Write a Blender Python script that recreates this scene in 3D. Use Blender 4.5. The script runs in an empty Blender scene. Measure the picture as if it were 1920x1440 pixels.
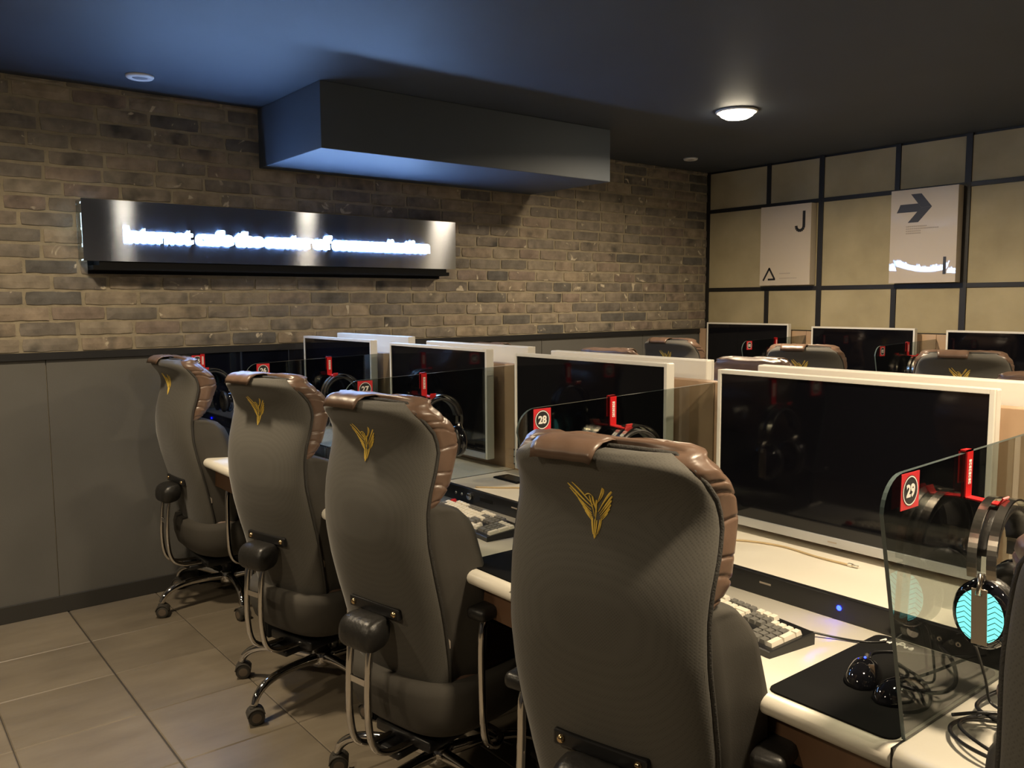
import bpy, bmesh, math, random
import numpy as np
from mathutils import Matrix, Vector
random.seed(7); rng = np.random.RandomState(3)
sc = bpy.context.scene
COL = sc.collection
R = math.radians

# ------------------------------------------------------------------ camera
cam_d = bpy.data.cameras.new('camera'); cam = bpy.data.objects.new('camera', cam_d); COL.objects.link(cam)
FPX = 1575.0
def _vp(px, py):
    v = np.array([px - 960, -(py - 720), -FPX]); return v / np.linalg.norm(v)
_Y = _vp(2950, 555); _X = -_vp(-300, 573); _X -= _Y * _X.dot(_Y); _X /= np.linalg.norm(_X); _Z = np.cross(_X, _Y)
m = Matrix([list(_X) + [0], list(_Y) + [0], list(_Z) + [1.42], [0, 0, 0, 1]])
cam.matrix_world = m
cam_d.sensor_width = 36; cam_d.lens = FPX / 1920 * 36; cam_d.clip_start = 0.02
sc.camera = cam
# ------------------------------------------------------------------ world, exposure
w = bpy.data.worlds.new('world'); sc.world = w; w.use_nodes = True
w.node_tree.nodes['Background'].inputs[0].default_value = (0.02, 0.022, 0.03, 1)
w.node_tree.nodes['Background'].inputs[1].default_value = 0.15
sc.view_settings.view_transform = 'Standard'; sc.view_settings.look = 'None'
sc.view_settings.exposure = 0.0; sc.view_settings.gamma = 1.0; sc.view_settings.use_curve_mapping = False
# ------------------------------------------------------------------ room numbers
WX = -4.27; BY = 5.365; CZ = 2.41; LZ = 1.205
RX = 2.0; RY = -2.3
DOWNLIGHTS = [(-2.80, 3.74, 42), (-2.95, 0.48, 26), (-0.30, 3.74, 38), (-0.25, 1.45, 43), (0.9, 2.3, 14), (-0.9, -1.1, 20), (-2.6, -1.3, 14)]  # last two are unseen additions behind the viewer that brighten the chair backs
WARM = (1.0, 0.80, 0.54)
SIGN_COL = (0.31, 0.54, 1.0); SIGN_POW = 66.0

# ------------------------------------------------------------------ materials
MATS = {}
def _new(name):
    mt = bpy.data.materials.new(name); mt.use_nodes = True
    nt = mt.node_tree; b = nt.nodes['Principled BSDF']; MATS[name] = mt
    return mt, nt, b
def mat(name, col, rough=0.5, metal=0.0, var=0.0, vscale=8.0, bump=0.0, bscale=60.0, bdist=0.002, spec=0.5, coat=0.0, coatr=0.05, emit=None, estr=0.0, col2=None, rvar=0.0, aniso=0.0):
    mt, nt, b = _new(name)
    N, L = nt.nodes, nt.links
    b.inputs['Base Color'].default_value = (*col, 1); b.inputs['Roughness'].default_value = rough
    b.inputs['Metallic'].default_value = metal; b.inputs['Specular IOR Level'].default_value = spec
    b.inputs['Coat Weight'].default_value = coat; b.inputs['Coat Roughness'].default_value = coatr
    if emit: b.inputs['Emission Color'].default_value = (*emit, 1); b.inputs['Emission Strength'].default_value = estr
    tc = N.new('ShaderNodeTexCoord')
    if var or col2 or rvar:
        nz = N.new('ShaderNodeTexNoise'); nz.inputs['Scale'].default_value = vscale; nz.inputs['Detail'].default_value = 5
        L.new(tc.outputs['Object'], nz.inputs['Vector'])
        if var or col2:
            rp = N.new('ShaderNodeValToRGB'); L.new(nz.outputs['Fac'], rp.inputs['Fac'])
            c2 = col2 if col2 else tuple(c * (1 + var) for c in col)
            c1 = col if col2 else tuple(c * (1 - var) for c in col)
            rp.color_ramp.elements[0].position = .3; rp.color_ramp.elements[1].position = .7
            rp.color_ramp.elements[0].color = (*c1, 1); rp.color_ramp.elements[1].color = (*c2, 1)
            L.new(rp.outputs['Color'], b.inputs['Base Color'])
        if rvar:
            mr = N.new('ShaderNodeMapRange'); mr.inputs['To Min'].default_value = rough - rvar; mr.inputs['To Max'].default_value = rough + rvar
            L.new(nz.outputs['Fac'], mr.inputs['Value']); L.new(mr.outputs['Result'], b.inputs['Roughness'])
    if bump:
        n2 = N.new('ShaderNodeTexNoise'); n2.inputs['Scale'].default_value = bscale; n2.inputs['Detail'].default_value = 4
        L.new(tc.outputs['Object'], n2.inputs['Vector'])
        bp = N.new('ShaderNodeBump'); bp.inputs['Strength'].default_value = bump; bp.inputs['Distance'].default_value = bdist
        L.new(n2.outputs['Fac'], bp.inputs['Height']); L.new(bp.outputs['Normal'], b.inputs['Normal'])
    if aniso:
        b.inputs['Anisotropic'].default_value = aniso
        tg = N.new('ShaderNodeCombineXYZ'); tg.inputs['Z'].default_value = 1.0
        L.new(tg.outputs[0], b.inputs['Tangent'])
    return mt

def brick_mat():
    mt, nt, b = _new('aged_brick'); N, L = nt.nodes, nt.links
    tc = N.new('ShaderNodeTexCoord'); oi = N.new('ShaderNodeObjectInfo'); ge = N.new('ShaderNodeNewGeometry')
    ad = N.new('ShaderNodeMath'); ad.operation = 'ADD'; L.new(oi.outputs['Random'], ad.inputs[0]); L.new(ge.outputs['Random Per Island'], ad.inputs[1])
    fr = N.new('ShaderNodeMath'); fr.operation = 'FRACT'; L.new(ad.outputs[0], fr.inputs[0])
    rp = N.new('ShaderNodeValToRGB'); L.new(fr.outputs[0], rp.inputs['Fac'])
    cols = [(0, (.235, .198, .157)), (.16, (.170, .150, .130)), (.3, (.27, .228, .174)), (.45, (.205, .178, .147)), (.6, (.31, .252, .182)), (.72, (.22, .172, .142)), (.86, (.245, .21, .165)), (.96, (.12, .112, .104))]
    e = rp.color_ramp.elements
    e[0].color = (*cols[0][1], 1); e[0].position = 0; e[1].position = cols[-1][0]; e[1].color = (*cols[-1][1], 1)
    for p, c in cols[1:-1]:
        x = e.new(p); x.color = (*c, 1)
    # world-space noise, with an offset per brick
    vm = N.new('ShaderNodeVectorMath'); vm.operation = 'ADD'
    cb = N.new('ShaderNodeCombineXYZ'); sc_ = N.new('ShaderNodeMath'); sc_.operation = 'MULTIPLY'; sc_.inputs[1].default_value = 37.0
    L.new(fr.outputs[0], sc_.inputs[0]); L.new(sc_.outputs[0], cb.inputs['X'])
    L.new(ge.outputs['Position'], vm.inputs[0]); L.new(cb.outputs[0], vm.inputs[1])
    n1 = N.new('ShaderNodeTexNoise'); n1.inputs['Scale'].default_value = 14; n1.inputs['Detail'].default_value = 6; L.new(vm.outputs[0], n1.inputs['Vector'])
    mx = N.new('ShaderNodeMix'); mx.data_type = 'RGBA'; mx.blend_type = 'OVERLAY'; mx.inputs['Factor'].default_value = .75
    L.new(rp.outputs['Color'], mx.inputs['A']); L.new(n1.outputs['Fac'], mx.inputs['B'])
    # soot patches
    n2 = N.new('ShaderNodeTexNoise'); n2.inputs['Scale'].default_value = 6.5; n2.inputs['Detail'].default_value = 3; L.new(vm.outputs[0], n2.inputs['Vector'])
    r2 = N.new('ShaderNodeValToRGB'); r2.color_ramp.elements[0].position = .57; r2.color_ramp.elements[1].position = .75; L.new(n2.outputs['Fac'], r2.inputs['Fac'])
    m2 = N.new('ShaderNodeMix'); m2.data_type = 'RGBA'; L.new(r2.outputs['Color'], m2.inputs['Factor']); L.new(mx.outputs['Result'], m2.inputs['A']); m2.inputs['B'].default_value = (.06, .057, .052, 1)
    # pale lime remains
    n3 = N.new('ShaderNodeTexNoise'); n3.inputs['Scale'].default_value = 13; n3.inputs['Detail'].default_value = 4; n3.inputs['Distortion'].default_value = .6
    v3 = N.new('ShaderNodeVectorMath'); v3.operation = 'ADD'; v3.inputs[1].default_value = (5.3, 2.2, 9.1); L.new(vm.outputs[0], v3.inputs[0]); L.new(v3.outputs[0], n3.inputs['Vector'])
    r3 = N.new('ShaderNodeValToRGB'); r3.color_ramp.elements[0].position = .655; r3.color_ramp.elements[1].position = .70; L.new(n3.outputs['Fac'], r3.inputs['Fac'])
    m3 = N.new('ShaderNodeMix'); m3.data_type = 'RGBA'; L.new(r3.outputs['Color'], m3.inputs['Factor']); L.new(m2.outputs['Result'], m3.inputs['A']); m3.inputs['B'].default_value = (.55, .48, .36, 1)
    L.new(m3.outputs['Result'], b.inputs['Base Color'])
    b.inputs['Roughness'].default_value = .85
    n4 = N.new('ShaderNodeTexNoise'); n4.inputs['Scale'].default_value = 90; n4.inputs['Detail'].default_value = 5; L.new(ge.outputs['Position'], n4.inputs['Vector'])
    bp = N.new('ShaderNodeBump'); bp.inputs['Strength'].default_value = .5; bp.inputs['Distance'].default_value = .003; L.new(n4.outputs['Fac'], bp.inputs['Height']); L.new(bp.outputs['Normal'], b.inputs['Normal'])
    return mt

def fabric_mat(name, col, scale):
    mt, nt, b = _new(name); N, L = nt.nodes, nt.links
    tc = N.new('ShaderNodeTexCoord')
    mp = N.new('ShaderNodeMapping'); mp.inputs['Rotation'].default_value = (0, R(45), 0); L.new(tc.outputs['Object'], mp.inputs['Vector'])
    vo = N.new('ShaderNodeTexVoronoi'); vo.inputs['Scale'].default_value = scale; vo.inputs['Randomness'].default_value = 0.05; L.new(mp.outputs[0], vo.inputs['Vector'])
    rp = N.new('ShaderNodeValToRGB'); L.new(vo.outputs['Distance'], rp.inputs['Fac'])
    rp.color_ramp.elements[0].position = .15; rp.color_ramp.elements[0].color = (*[c * .80 for c in col], 1)
    rp.color_ramp.elements[1].position = .45; rp.color_ramp.elements[1].color = (*[c * 1.06 for c in col], 1)
    L.new(rp.outputs['Color'], b.inputs['Base Color'])
    b.inputs['Roughness'].default_value = .8; b.inputs['Sheen Weight'].default_value = .25; b.inputs['Sheen Roughness'].default_value = .4
    bp = N.new('ShaderNodeBump'); bp.inputs['Strength'].default_value = .18; bp.inputs['Distance'].default_value = .001
    L.new(vo.outputs['Distance'], bp.inputs['Height']); L.new(bp.outputs['Normal'], b.inputs['Normal'])
    return mt

def glass_mat(name, tint):
    mt = bpy.data.materials.new(name); mt.use_nodes = True; nt = mt.node_tree; N, L = nt.nodes, nt.links
    N.remove(N['Principled BSDF']); out = N['Material Output']
    tr = N.new('ShaderNodeBsdfTransparent'); tr.inputs[0].default_value = (*tint, 1)
    gl = N.new('ShaderNodeBsdfGlossy'); gl.inputs['Roughness'].default_value = 0.015; gl.inputs[0].default_value = (1, 1, 1, 1)
    fz = N.new('ShaderNodeFresnel'); ge = N.new('ShaderNodeNewGeometry'); mr = N.new('ShaderNodeMapRange')
    # the pane is two parallel faces without refraction: give the inner side the same outside-to-inside reflectance
    mr.inputs['To Min'].default_value = 1.5; mr.inputs['To Max'].default_value = 1 / 1.5
    L.new(ge.outputs['Backfacing'], mr.inputs['Value']); L.new(mr.outputs['Result'], fz.inputs['IOR'])
    mx = N.new('ShaderNodeMixShader'); L.new(fz.outputs[0], mx.inputs[0]); L.new(tr.outputs[0], mx.inputs[1]); L.new(gl.outputs[0], mx.inputs[2])
    L.new(mx.outputs[0], out.inputs['Surface']); MATS[name] = mt
    return mt

def tile_mat():
    mt, nt, b = _new('stone_tile'); N, L = nt.nodes, nt.links
    ge = N.new('ShaderNodeNewGeometry'); oi = N.new('ShaderNodeObjectInfo')
    mp = N.new('ShaderNodeMapping'); mp.inputs['Scale'].default_value = (3.5, 1.1, 1); L.new(ge.outputs['Position'], mp.inputs['Vector'])
    cb = N.new('ShaderNodeCombineXYZ'); ml = N.new('ShaderNodeMath'); ml.operation = 'MULTIPLY'; ml.inputs[1].default_value = 21
    L.new(oi.outputs['Random'], ml.inputs[0]); L.new(ml.outputs[0], cb.inputs['X']); L.new(cb.outputs[0], mp.inputs['Location'])
    nz = N.new('ShaderNodeTexNoise'); nz.inputs['Scale'].default_value = 2.2; nz.inputs['Detail'].default_value = 7; nz.inputs['Roughness'].default_value = .6; L.new(mp.outputs[0], nz.inputs['Vector'])
    rp = N.new('ShaderNodeValToRGB'); L.new(nz.outputs['Fac'], rp.inputs['Fac'])
    rp.color_ramp.elements[0].position = .3; rp.color_ramp.elements[0].color = (.172, .143, .106, 1)
    rp.color_ramp.elements[1].position = .72; rp.color_ramp.elements[1].color = (.252, .213, .158, 1)
    mr = N.new('ShaderNodeMapRange'); mr.inputs['To Min'].default_value = .92; mr.inputs['To Max'].default_value = 1.08; L.new(oi.outputs['Random'], mr.inputs['Value'])
    vm = N.new('ShaderNodeVectorMath'); vm.operation = 'SCALE'; L.new(rp.outputs['Color'], vm.inputs[0]); L.new(mr.outputs['Result'], vm.inputs['Scale'])
    L.new(vm.outputs[0], b.inputs['Base Color']); b.inputs['Roughness'].default_value = .42
    bp = N.new('ShaderNodeBump'); bp.inputs['Strength'].default_value = .15; bp.inputs['Distance'].default_value = .001; L.new(nz.outputs['Fac'], bp.inputs['Height']); L.new(bp.outputs['Normal'], b.inputs['Normal'])
    return mt

M = dict(
    brick=brick_mat(), tile=tile_mat(),
    mortar=mat('mortar', (.32, .275, .195), .9, var=.15, vscale=20, bump=.6, bscale=120, bdist=.003),
    grout=mat('grout', (.05, .043, .034), .9),
    floor=mat('screed', (.05, .043, .034), .8),
    board=mat('grey_cement_board', (.115, .112, .105), .75, var=.10, vscale=2.5, bump=.15, bscale=200),
    basebd=mat('dark_baseboard', (.035, .033, .03), .6),
    cap=mat('black_metal_cap', (.012, .012, .014), .45),
    ceil=mat('dark_ceiling_paint', (.040, .050, .068), .62, var=.06, vscale=3, bump=.25, bscale=300, bdist=.001),
    bulk=mat('dark_bulkhead_paint', (.052, .066, .088), .62, bump=.2, bscale=300, bdist=.001),
    conc=mat('beige_concrete', (.36, .305, .185), .8, col2=(.50, .43, .27), vscale=3.2, bump=.2, bscale=40),
    strip=mat('black_steel_strip', (.014, .013, .012), .5),
    darkwall=mat('dark_paint', (.05, .05, .055), .8),
    white=mat('white_laminate', (.80, .76, .66), .32, bump=.03, bscale=400),
    bezel=mat('white_plastic', (.78, .76, .70), .35),
    chin=mat('silver_plastic', (.55, .56, .58), .28, metal=.6),
    screen=mat('black_screen', (.004, .004, .006), .06, spec=.55),
    blackpl=mat('black_plastic', (.012, .012, .013), .32),
    blackmat=mat('black_matte', (.008, .008, .008), .85, spec=.15),
    blackgloss=mat('black_gloss', (.006, .006, .008), .05, coat=.6),
    wood=mat('beige_board', (.47, .315, .20), .6, col2=(.52, .36, .235), vscale=9),
    brown_apron=mat('brown_apron', (.14, .075, .04), .5),
    fabric=fabric_mat('mesh_fabric', (.092, .086, .074), 230),
    fabric2=mat('plain_fabric', (.060, .054, .045), .85, bump=.3, bscale=500, bdist=.001),
    leather=mat('brown_leather', (.15, .094, .066), .34, var=.12, vscale=20, bump=.15, bscale=45, bdist=.004, rvar=.06),
    piping=mat('dark_piping', (.035, .032, .028), .7, bump=.7, bscale=300, bdist=.003),
    chrome=mat('chrome', (.74, .72, .70), .07, metal=1.0),
    steel=mat('brushed_steel', (.52, .56, .66), .12, metal=1.0, aniso=1.0),  # slight blue in the base colour stands in for the letters' glow
    rubber=mat('dark_rubber', (.05, .045, .038), .6),
    caster_hub=mat('caster_hub', (.13, .10, .075), .45),
    blackleather=mat('black_leather', (.018, .017, .016), .38, bump=.5, bscale=60, bdist=.003),
    brass=mat('brass_screw', (.75, .55, .3), .2, metal=1.0),
    gold=mat('gold_thread', (1.0, .72, .13), .45, metal=.15, bump=.6, bscale=900, bdist=.001),
    red=mat('red_plastic', (.55, .012, .015), .35),
    redprint=mat('red_sticker', (.62, .02, .03), .5),
    whiteprint=mat('white_print', (.85, .83, .78), .6),
    blackprint=mat('black_print', (.012, .012, .014), .6),
    navyprint=mat('navy_print', (.03, .035, .055), .55),
    greyprint=mat('grey_print', (.42, .36, .30), .6),
    poster=mat('gloss_white_poster', (.62, .54, .44), .4, coat=1.0, coatr=.012),
    glass=glass_mat('tinted_glass', (.66, .69, .67)),
    glassedge=mat('polished_glass_edge', (.09, .12, .12), .10, coat=.8),
    darkglass=mat('black_backed_glass', (.004, .005, .010), .04, coat=.4),
    keyw=mat('white_keycap', (.82, .77, .66), .45), keyg=mat('grey_keycap', (.17, .165, .15), .5),
    band=mat('satin_band', (.58, .54, .48), .22, metal=1.0),
    beigeplate=mat('beige_plate', (.45, .38, .29), .4, metal=.3),
    cordm=mat('beige_cord', (.55, .42, .24), .5),
    silver=mat('silver_plug', (.75, .70, .6), .2, metal=1.0),
    led=mat('blue_led', (0, 0, .1), .3, emit=(.004, .010, 1.0), estr=45.0),
    teal=mat('teal_glow', (.02, .1, .1), .4, emit=(.20, .78, .70), estr=1.4),
    lamp=mat('lamp_diffuser', (1, 1, 1), .5, emit=(1.0, .86, .62), estr=40.0),
    sign=mat('sign_glow', (1, 1, 1), .5, emit=SIGN_COL, estr=SIGN_POW),
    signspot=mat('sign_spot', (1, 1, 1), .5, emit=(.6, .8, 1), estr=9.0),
    detector=mat('off_white_plastic', (.62, .62, .62), .5),
    detin=mat('grey_grille', (.20, .20, .21), .6),
)

# ------------------------------------------------------------------ object helpers
def tag(o, label=None, cat=None, group=None, kind=None):
    if label: o['label'] = label
    if cat: o['category'] = cat
    if group: o['group'] = group
    if kind: o['kind'] = kind
    return o
def empty(name, loc=(0, 0, 0), rz=0.0):
    o = bpy.data.objects.new(name, None); COL.objects.link(o); o.location = loc; o.rotation_euler = (0, 0, rz); o.empty_display_size = .05
    return o
def link(name, me, parent=None):
    o = bpy.data.objects.new(name, me); COL.objects.link(o)
    if parent is not None: o.parent = parent
    return o

class MB:
    def __init__(s): s.v = []; s.f = []; s.m = []; s.sm = []
    def add(s, V, F, mi=0, smooth=False):
        o = len(s.v); s.v += [tuple(p) for p in V]
        for f in F: s.f.append(tuple(i + o for i in f)); s.m.append(mi); s.sm.append(smooth)
    def box(s, x0, x1, y0, y1, z0, z1, mi=0, bev=0.0):
        if bev <= 0:
            V = [(x, y, z) for z in (z0, z1) for y in (y0, y1) for x in (x0, x1)]
            s.add(V, [(0, 2, 3, 1), (4, 5, 7, 6), (0, 1, 5, 4), (2, 6, 7, 3), (0, 4, 6, 2), (1, 3, 7, 5)], mi); return
        bm = bmesh.new(); bmesh.ops.create_cube(bm, size=1)
        for v in bm.verts: v.co = Vector(((x0 + x1) / 2 + v.co.x * (x1 - x0), (y0 + y1) / 2 + v.co.y * (y1 - y0), (z0 + z1) / 2 + v.co.z * (z1 - z0)))
        bmesh.ops.bevel(bm, geom=bm.edges[:], offset=bev, segments=2, profile=.5, affect='EDGES')
        bm.verts.index_update()
        s.add([v.co[:] for v in bm.verts], [[v.index for v in f.verts] for f in bm.faces], mi, bev > .0045); bm.free()
    def loft(s, rings, mi=0, caps=True, smooth=True, closed=True):
        n = len(rings[0]); V = [p for r in rings for p in r]; F = []
        for i in range(len(rings) - 1):
            for j in range(n if closed else n - 1):
                a = i * n + j; b = i * n + (j + 1) % n
                F.append((a, b, b + n, a + n))
        s.add(V, F, mi, smooth)
        if caps:
            s.add(rings[0], [tuple(range(n))[::-1]], mi, smooth); s.add(rings[-1], [tuple(range(n))], mi, smooth)
    def tube(s, pts, r, n=8, mi=0, flat=1.0, smooth=True, sub=0, caps=True):
        P = [np.array(p, float) for p in pts]
        if sub: P = spline(P, sub)
        rs = r if hasattr(r, '__len__') else [r] * len(P)
        if len(rs) != len(P): rs = list(np.interp(np.linspace(0, 1, len(P)), np.linspace(0, 1, len(rs)), rs))
        rings = []; up = None
        for i, p in enumerate(P):
            t = P[min(i + 1, len(P) - 1)] - P[max(i - 1, 0)]; t = t / (np.linalg.norm(t) + 1e-9)
            if up is None:
                up = np.array([0, 0, 1.]) if abs(t[2]) < .9 else np.array([1., 0, 0])
            a = up - t * up.dot(t); a /= np.linalg.norm(a) + 1e-9; b = np.cross(t, a); up = a
            rings.append([tuple(p + rs[i] * (math.cos(k * 2 * math.pi / n) * a * flat + math.sin(k * 2 * math.pi / n) * b)) for k in range(n)])
        s.loft(rings, mi, caps, smooth)
    def lathe(s, prof, c=(0, 0, 0), axis='z', n=24, mi=0, smooth=True, sx=1.0, sy=1.0):
        rings = []
        for r, h in prof:
            ring = []
            for k in range(n):
                a = 2 * math.pi * k / n; u, v = r * math.cos(a) * sx, r * math.sin(a) * sy
                p = {'z': (u, v, h), 'y': (u, h, -v), 'x': (h, u, v)}[axis]
                ring.append((p[0] + c[0], p[1] + c[1], p[2] + c[2]))
            rings.append(ring)
        s.loft(rings, mi, True, smooth)
    def mesh(s, name, mats):
        me = bpy.data.meshes.new(name); me.from_pydata(s.v, [], s.f)
        for mm in mats: me.materials.append(mm)
        me.polygons.foreach_set('material_index', s.m); me.polygons.foreach_set('use_smooth', s.sm)
        me.validate(); bm = bmesh.new(); bm.from_mesh(me); bmesh.ops.remove_doubles(bm, verts=bm.verts[:], dist=1e-6)
        bmesh.ops.recalc_face_normals(bm, faces=bm.faces[:]); bm.to_mesh(me); bm.free()
        return me
    def build(s, name, mats, parent=None):
        if not isinstance(mats, (list, tuple)): mats = [mats]
        return link(name, s.mesh(name, mats), parent)
def spline(P, sub):
    out = []; n = len(P)
    for i in range(n - 1):
        p0 = P[max(i - 1, 0)]; p1 = P[i]; p2 = P[i + 1]; p3 = P[min(i + 2, n - 1)]
        for k in range(sub):
            t = k / sub
            out.append(.5 * ((2 * p1) + (-p0 + p2) * t + (2 * p0 - 5 * p1 + 4 * p2 - p3) * t * t + (-p0 + 3 * p1 - 3 * p2 + p3) * t ** 3))
    out.append(P[-1]); return out
def box(name, x0, x1, y0, y1, z0, z1, mt, parent=None, bev=0.0):
    b = MB(); b.box(x0, x1, y0, y1, z0, z1, 0, bev); return b.build(name, mt, parent)
def kids(o): return KID.get(o.name, list(o.children))
KID = {}
def copy_tree(o, parent=None):
    c = o.copy(); COL.objects.link(c)
    if parent is not None: c.parent = parent
    for ch in o.children: copy_tree(ch, c)
    return c
def text_mesh(s, size, bold=0.0, ext=.002, bevel=0.0):
    cu = bpy.data.curves.new('t', 'FONT'); cu.body = s; cu.size = size; cu.extrude = ext; cu.offset = bold; cu.bevel_depth = bevel; cu.resolution_u = 3
    o = bpy.data.objects.new('t', cu); COL.objects.link(o)
    dg = bpy.context.evaluated_depsgraph_get(); dg.update()
    me = bpy.data.meshes.new_from_object(o.evaluated_get(dg)); COL.objects.unlink(o); bpy.data.objects.remove(o)
    return me
def xf(me, fn):
    n = len(me.vertices); a = np.empty(n * 3); me.vertices.foreach_get('co', a); a = a.reshape(-1, 3)
    a = fn(a); me.vertices.foreach_set('co', np.ascontiguousarray(a).ravel()); me.update(); return me
def pieces(me):
    a = np.empty(len(me.vertices) * 3); me.vertices.foreach_get('co', a); return a.reshape(-1, 3)

# ================================================================== ROOM SHELL
box('floor', WX - .1, RX + .1, RY - .1, BY + .1, -.12, -.004, M['floor'])
floor = bpy.data.objects['floor']; tag(floor, 'floor of square beige stone tiles', kind='structure')
# tiles
tm = {}
def tile_mesh(wx, wy):
    k = (round(wx, 3), round(wy, 3))
    if k not in tm:
        b = MB(); x, y, c, t = wx / 2, wy / 2, .003, 0.0
        top = [(-x + c, -y + c, t), (x - c, -y + c, t), (x - c, y - c, t), (-x + c, y - c, t)]
        low = [(-x, -y, -.003), (x, -y, -.003), (x, y, -.003), (-x, y, -.003)]; bot = [(p[0], p[1], -.008) for p in low]
        b.loft([bot, low, top], 0, True, False); tm[k] = b.mesh('tile', [M['tile']])
    return tm[k]
xs = [WX] + [-4.2 + .4 * i for i in range(0, 14)]
xs = [WX, -3.80] + [-3.40 + .402 * i for i in range(0, 12)]
ys = [.735 - .395 * i for i in range(4, 0, -1)] + [.738] + [.735 + .392 * i for i in range(1, 12)] + [BY]
for i in range(len(xs) - 1):
    for j in range(len(ys) - 1):
        if xs[i] < -5: continue
        g = .0016; g2 = .003 if abs(ys[j] - .738) < .001 else g; g3 = .003 if abs(ys[j + 1] - .738) < .001 else g
        x0, x1, y0, y1 = xs[i] + g, xs[i + 1] - g, ys[j] + g2, ys[j + 1] - g3
        o = link('tile', tile_mesh(x1 - x0, y1 - y0), floor); o.location = ((x0 + x1) / 2, (y0 + y1) / 2, 0)

box('ceiling', WX - .1, RX + .1, RY - .1, BY + .1, CZ, CZ + .12, M['ceil']); tag(bpy.data.objects['ceiling'], 'dark navy black painted ceiling', kind='structure')
wl = box('wall_left', WX - .12, WX, RY, BY, 0, CZ, M['mortar']); tag(wl, 'brick wall above grey panelled wainscot', kind='structure')
wb = box('wall_back', WX, RX, BY, BY + .12, 0, CZ, M['strip']); tag(wb, 'far wall of beige concrete panels in black steel strips', kind='structure')
o = box('wall_right', RX, RX + .12, RY, BY, 0, CZ, M['darkwall']); tag(o, 'dark painted wall on the right', kind='structure')
o = box('wall_front', WX, RX, RY - .12, RY, 0, CZ, M['darkwall']); tag(o, 'dark painted wall behind the viewer', kind='structure')
# bricks ------------------------------------------------------------
NV = 9; bricks = []
def brick_shape(rs, L, H):
    nx, nz = 6, 2; rows = []
    F = []; V = []
    for k in range(nz + 1):
        for i in range(nx + 1):
            u = i / nx - .5; v = k / nz - .5
            edge = (i in (0, nx)) + (k in (0, nz))
            j = .0022
            y = u * L + (rs.uniform(-j, j) if True else 0); z = v * H + rs.uniform(-j, j) * (1 if k in (0, nz) else .5)
            if i in (0, nx) and k in (0, nz): y *= .985; z *= .94
            V.append((.0075 + rs.uniform(-.0012, .0012) - (.0028 if edge else 0), y, z))
    n = nx + 1
    for k in range(nz):
        for i in range(nx): a = k * n + i; F.append((a, a + 1, a + n + 1, a + n))
    per = [i for i in range(n)] + [k * n + nx for k in range(1, nz + 1)] + [nz * n + i for i in range(nx - 1, -1, -1)] + [k * n for k in range(nz - 1, 0, -1)]
    o0 = len(V)
    for p in per: V.append((-.004, V[p][1], V[p][2]))
    for i in range(len(per)):
        a, b_ = per[i], per[(i + 1) % len(per)]; F.append((a, o0 + i, o0 + (i + 1) % len(per), b_))
    return V, F
bvar = []
rs = random.Random(5)
for i in range(NV):
    b = MB(); V, F = brick_shape(rs, .224, .056); b.add(V, F, 0, False); me = b.mesh('brick', [M['brick']]); bvar.append(me)
BP = .0697; nrow = int((CZ - LZ) / BP) + 1
allb = []
for r in range(nrow):
    z = LZ + .028 + r * BP + .006
    H = .056
    if z + H / 2 > CZ: H = max(.02, (CZ - z + .028)); z = CZ - H / 2 - .001
    y = -.9 + (0 if r % 2 else .118) + rs.uniform(-.02, .02)
    while y < BY - .03:
        L = rs.choice([.224, .224, .218, .229, .205, .224, .16]) ; L = min(L, BY - .012 - y)
        if L > .03: allb.append((y + L / 2, z + rs.uniform(-.002, .002), L, H))
        y += L + rs.uniform(.011, .016)
def hidden(y, z): return (z > 2.13 and 1.80 < y < 3.45) or (1.65 < z < 1.87 and .95 < y < 2.9)
vis = [b for b in allb if b[0] > .42 and not hidden(b[0], b[1])]
vis.sort(key=lambda b: b[0]); near = vis[:298]; ns = set(id(b) for b in near)
sb = MB()
for q in allb:
    y, z, L, H = q
    if id(q) in ns:
        o = link('brick', bvar[rs.randrange(NV)], wl); o.location = (WX, y, z); o.scale = (rs.uniform(.8, 1.3), L / .224, H / .056)
    else:
        V, F = brick_shape(rs, L, H); sb.add([(WX + p[0], y + p[1], z + p[2]) for p in V], F)
o = sb.build('far_bricks', M['brick'], wl); tag(o, 'remaining bricks far along the wall', kind='stuff')
# wainscot ------------------------------------------------------------
e = [-1.30, -.30, .705, 1.68, 2.66, 3.64, 4.62, BY]
for i in range(len(e) - 1):
    box('wainscot_panel', WX, WX + .012, e[i] + .0015, e[i + 1] - .0015, .07, LZ - .03, M['board'], wl, bev=.0015)
box('ledge_strip', WX, WX + .028, RY, BY, LZ - .032, LZ, M['cap'], wl)
o = box('baseboard_left', WX + .0005, WX + .022, RY, BY, 0, .078, M['basebd'], bev=.002); tag(o, 'dark baseboard under the grey wainscot', kind='structure')
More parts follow.
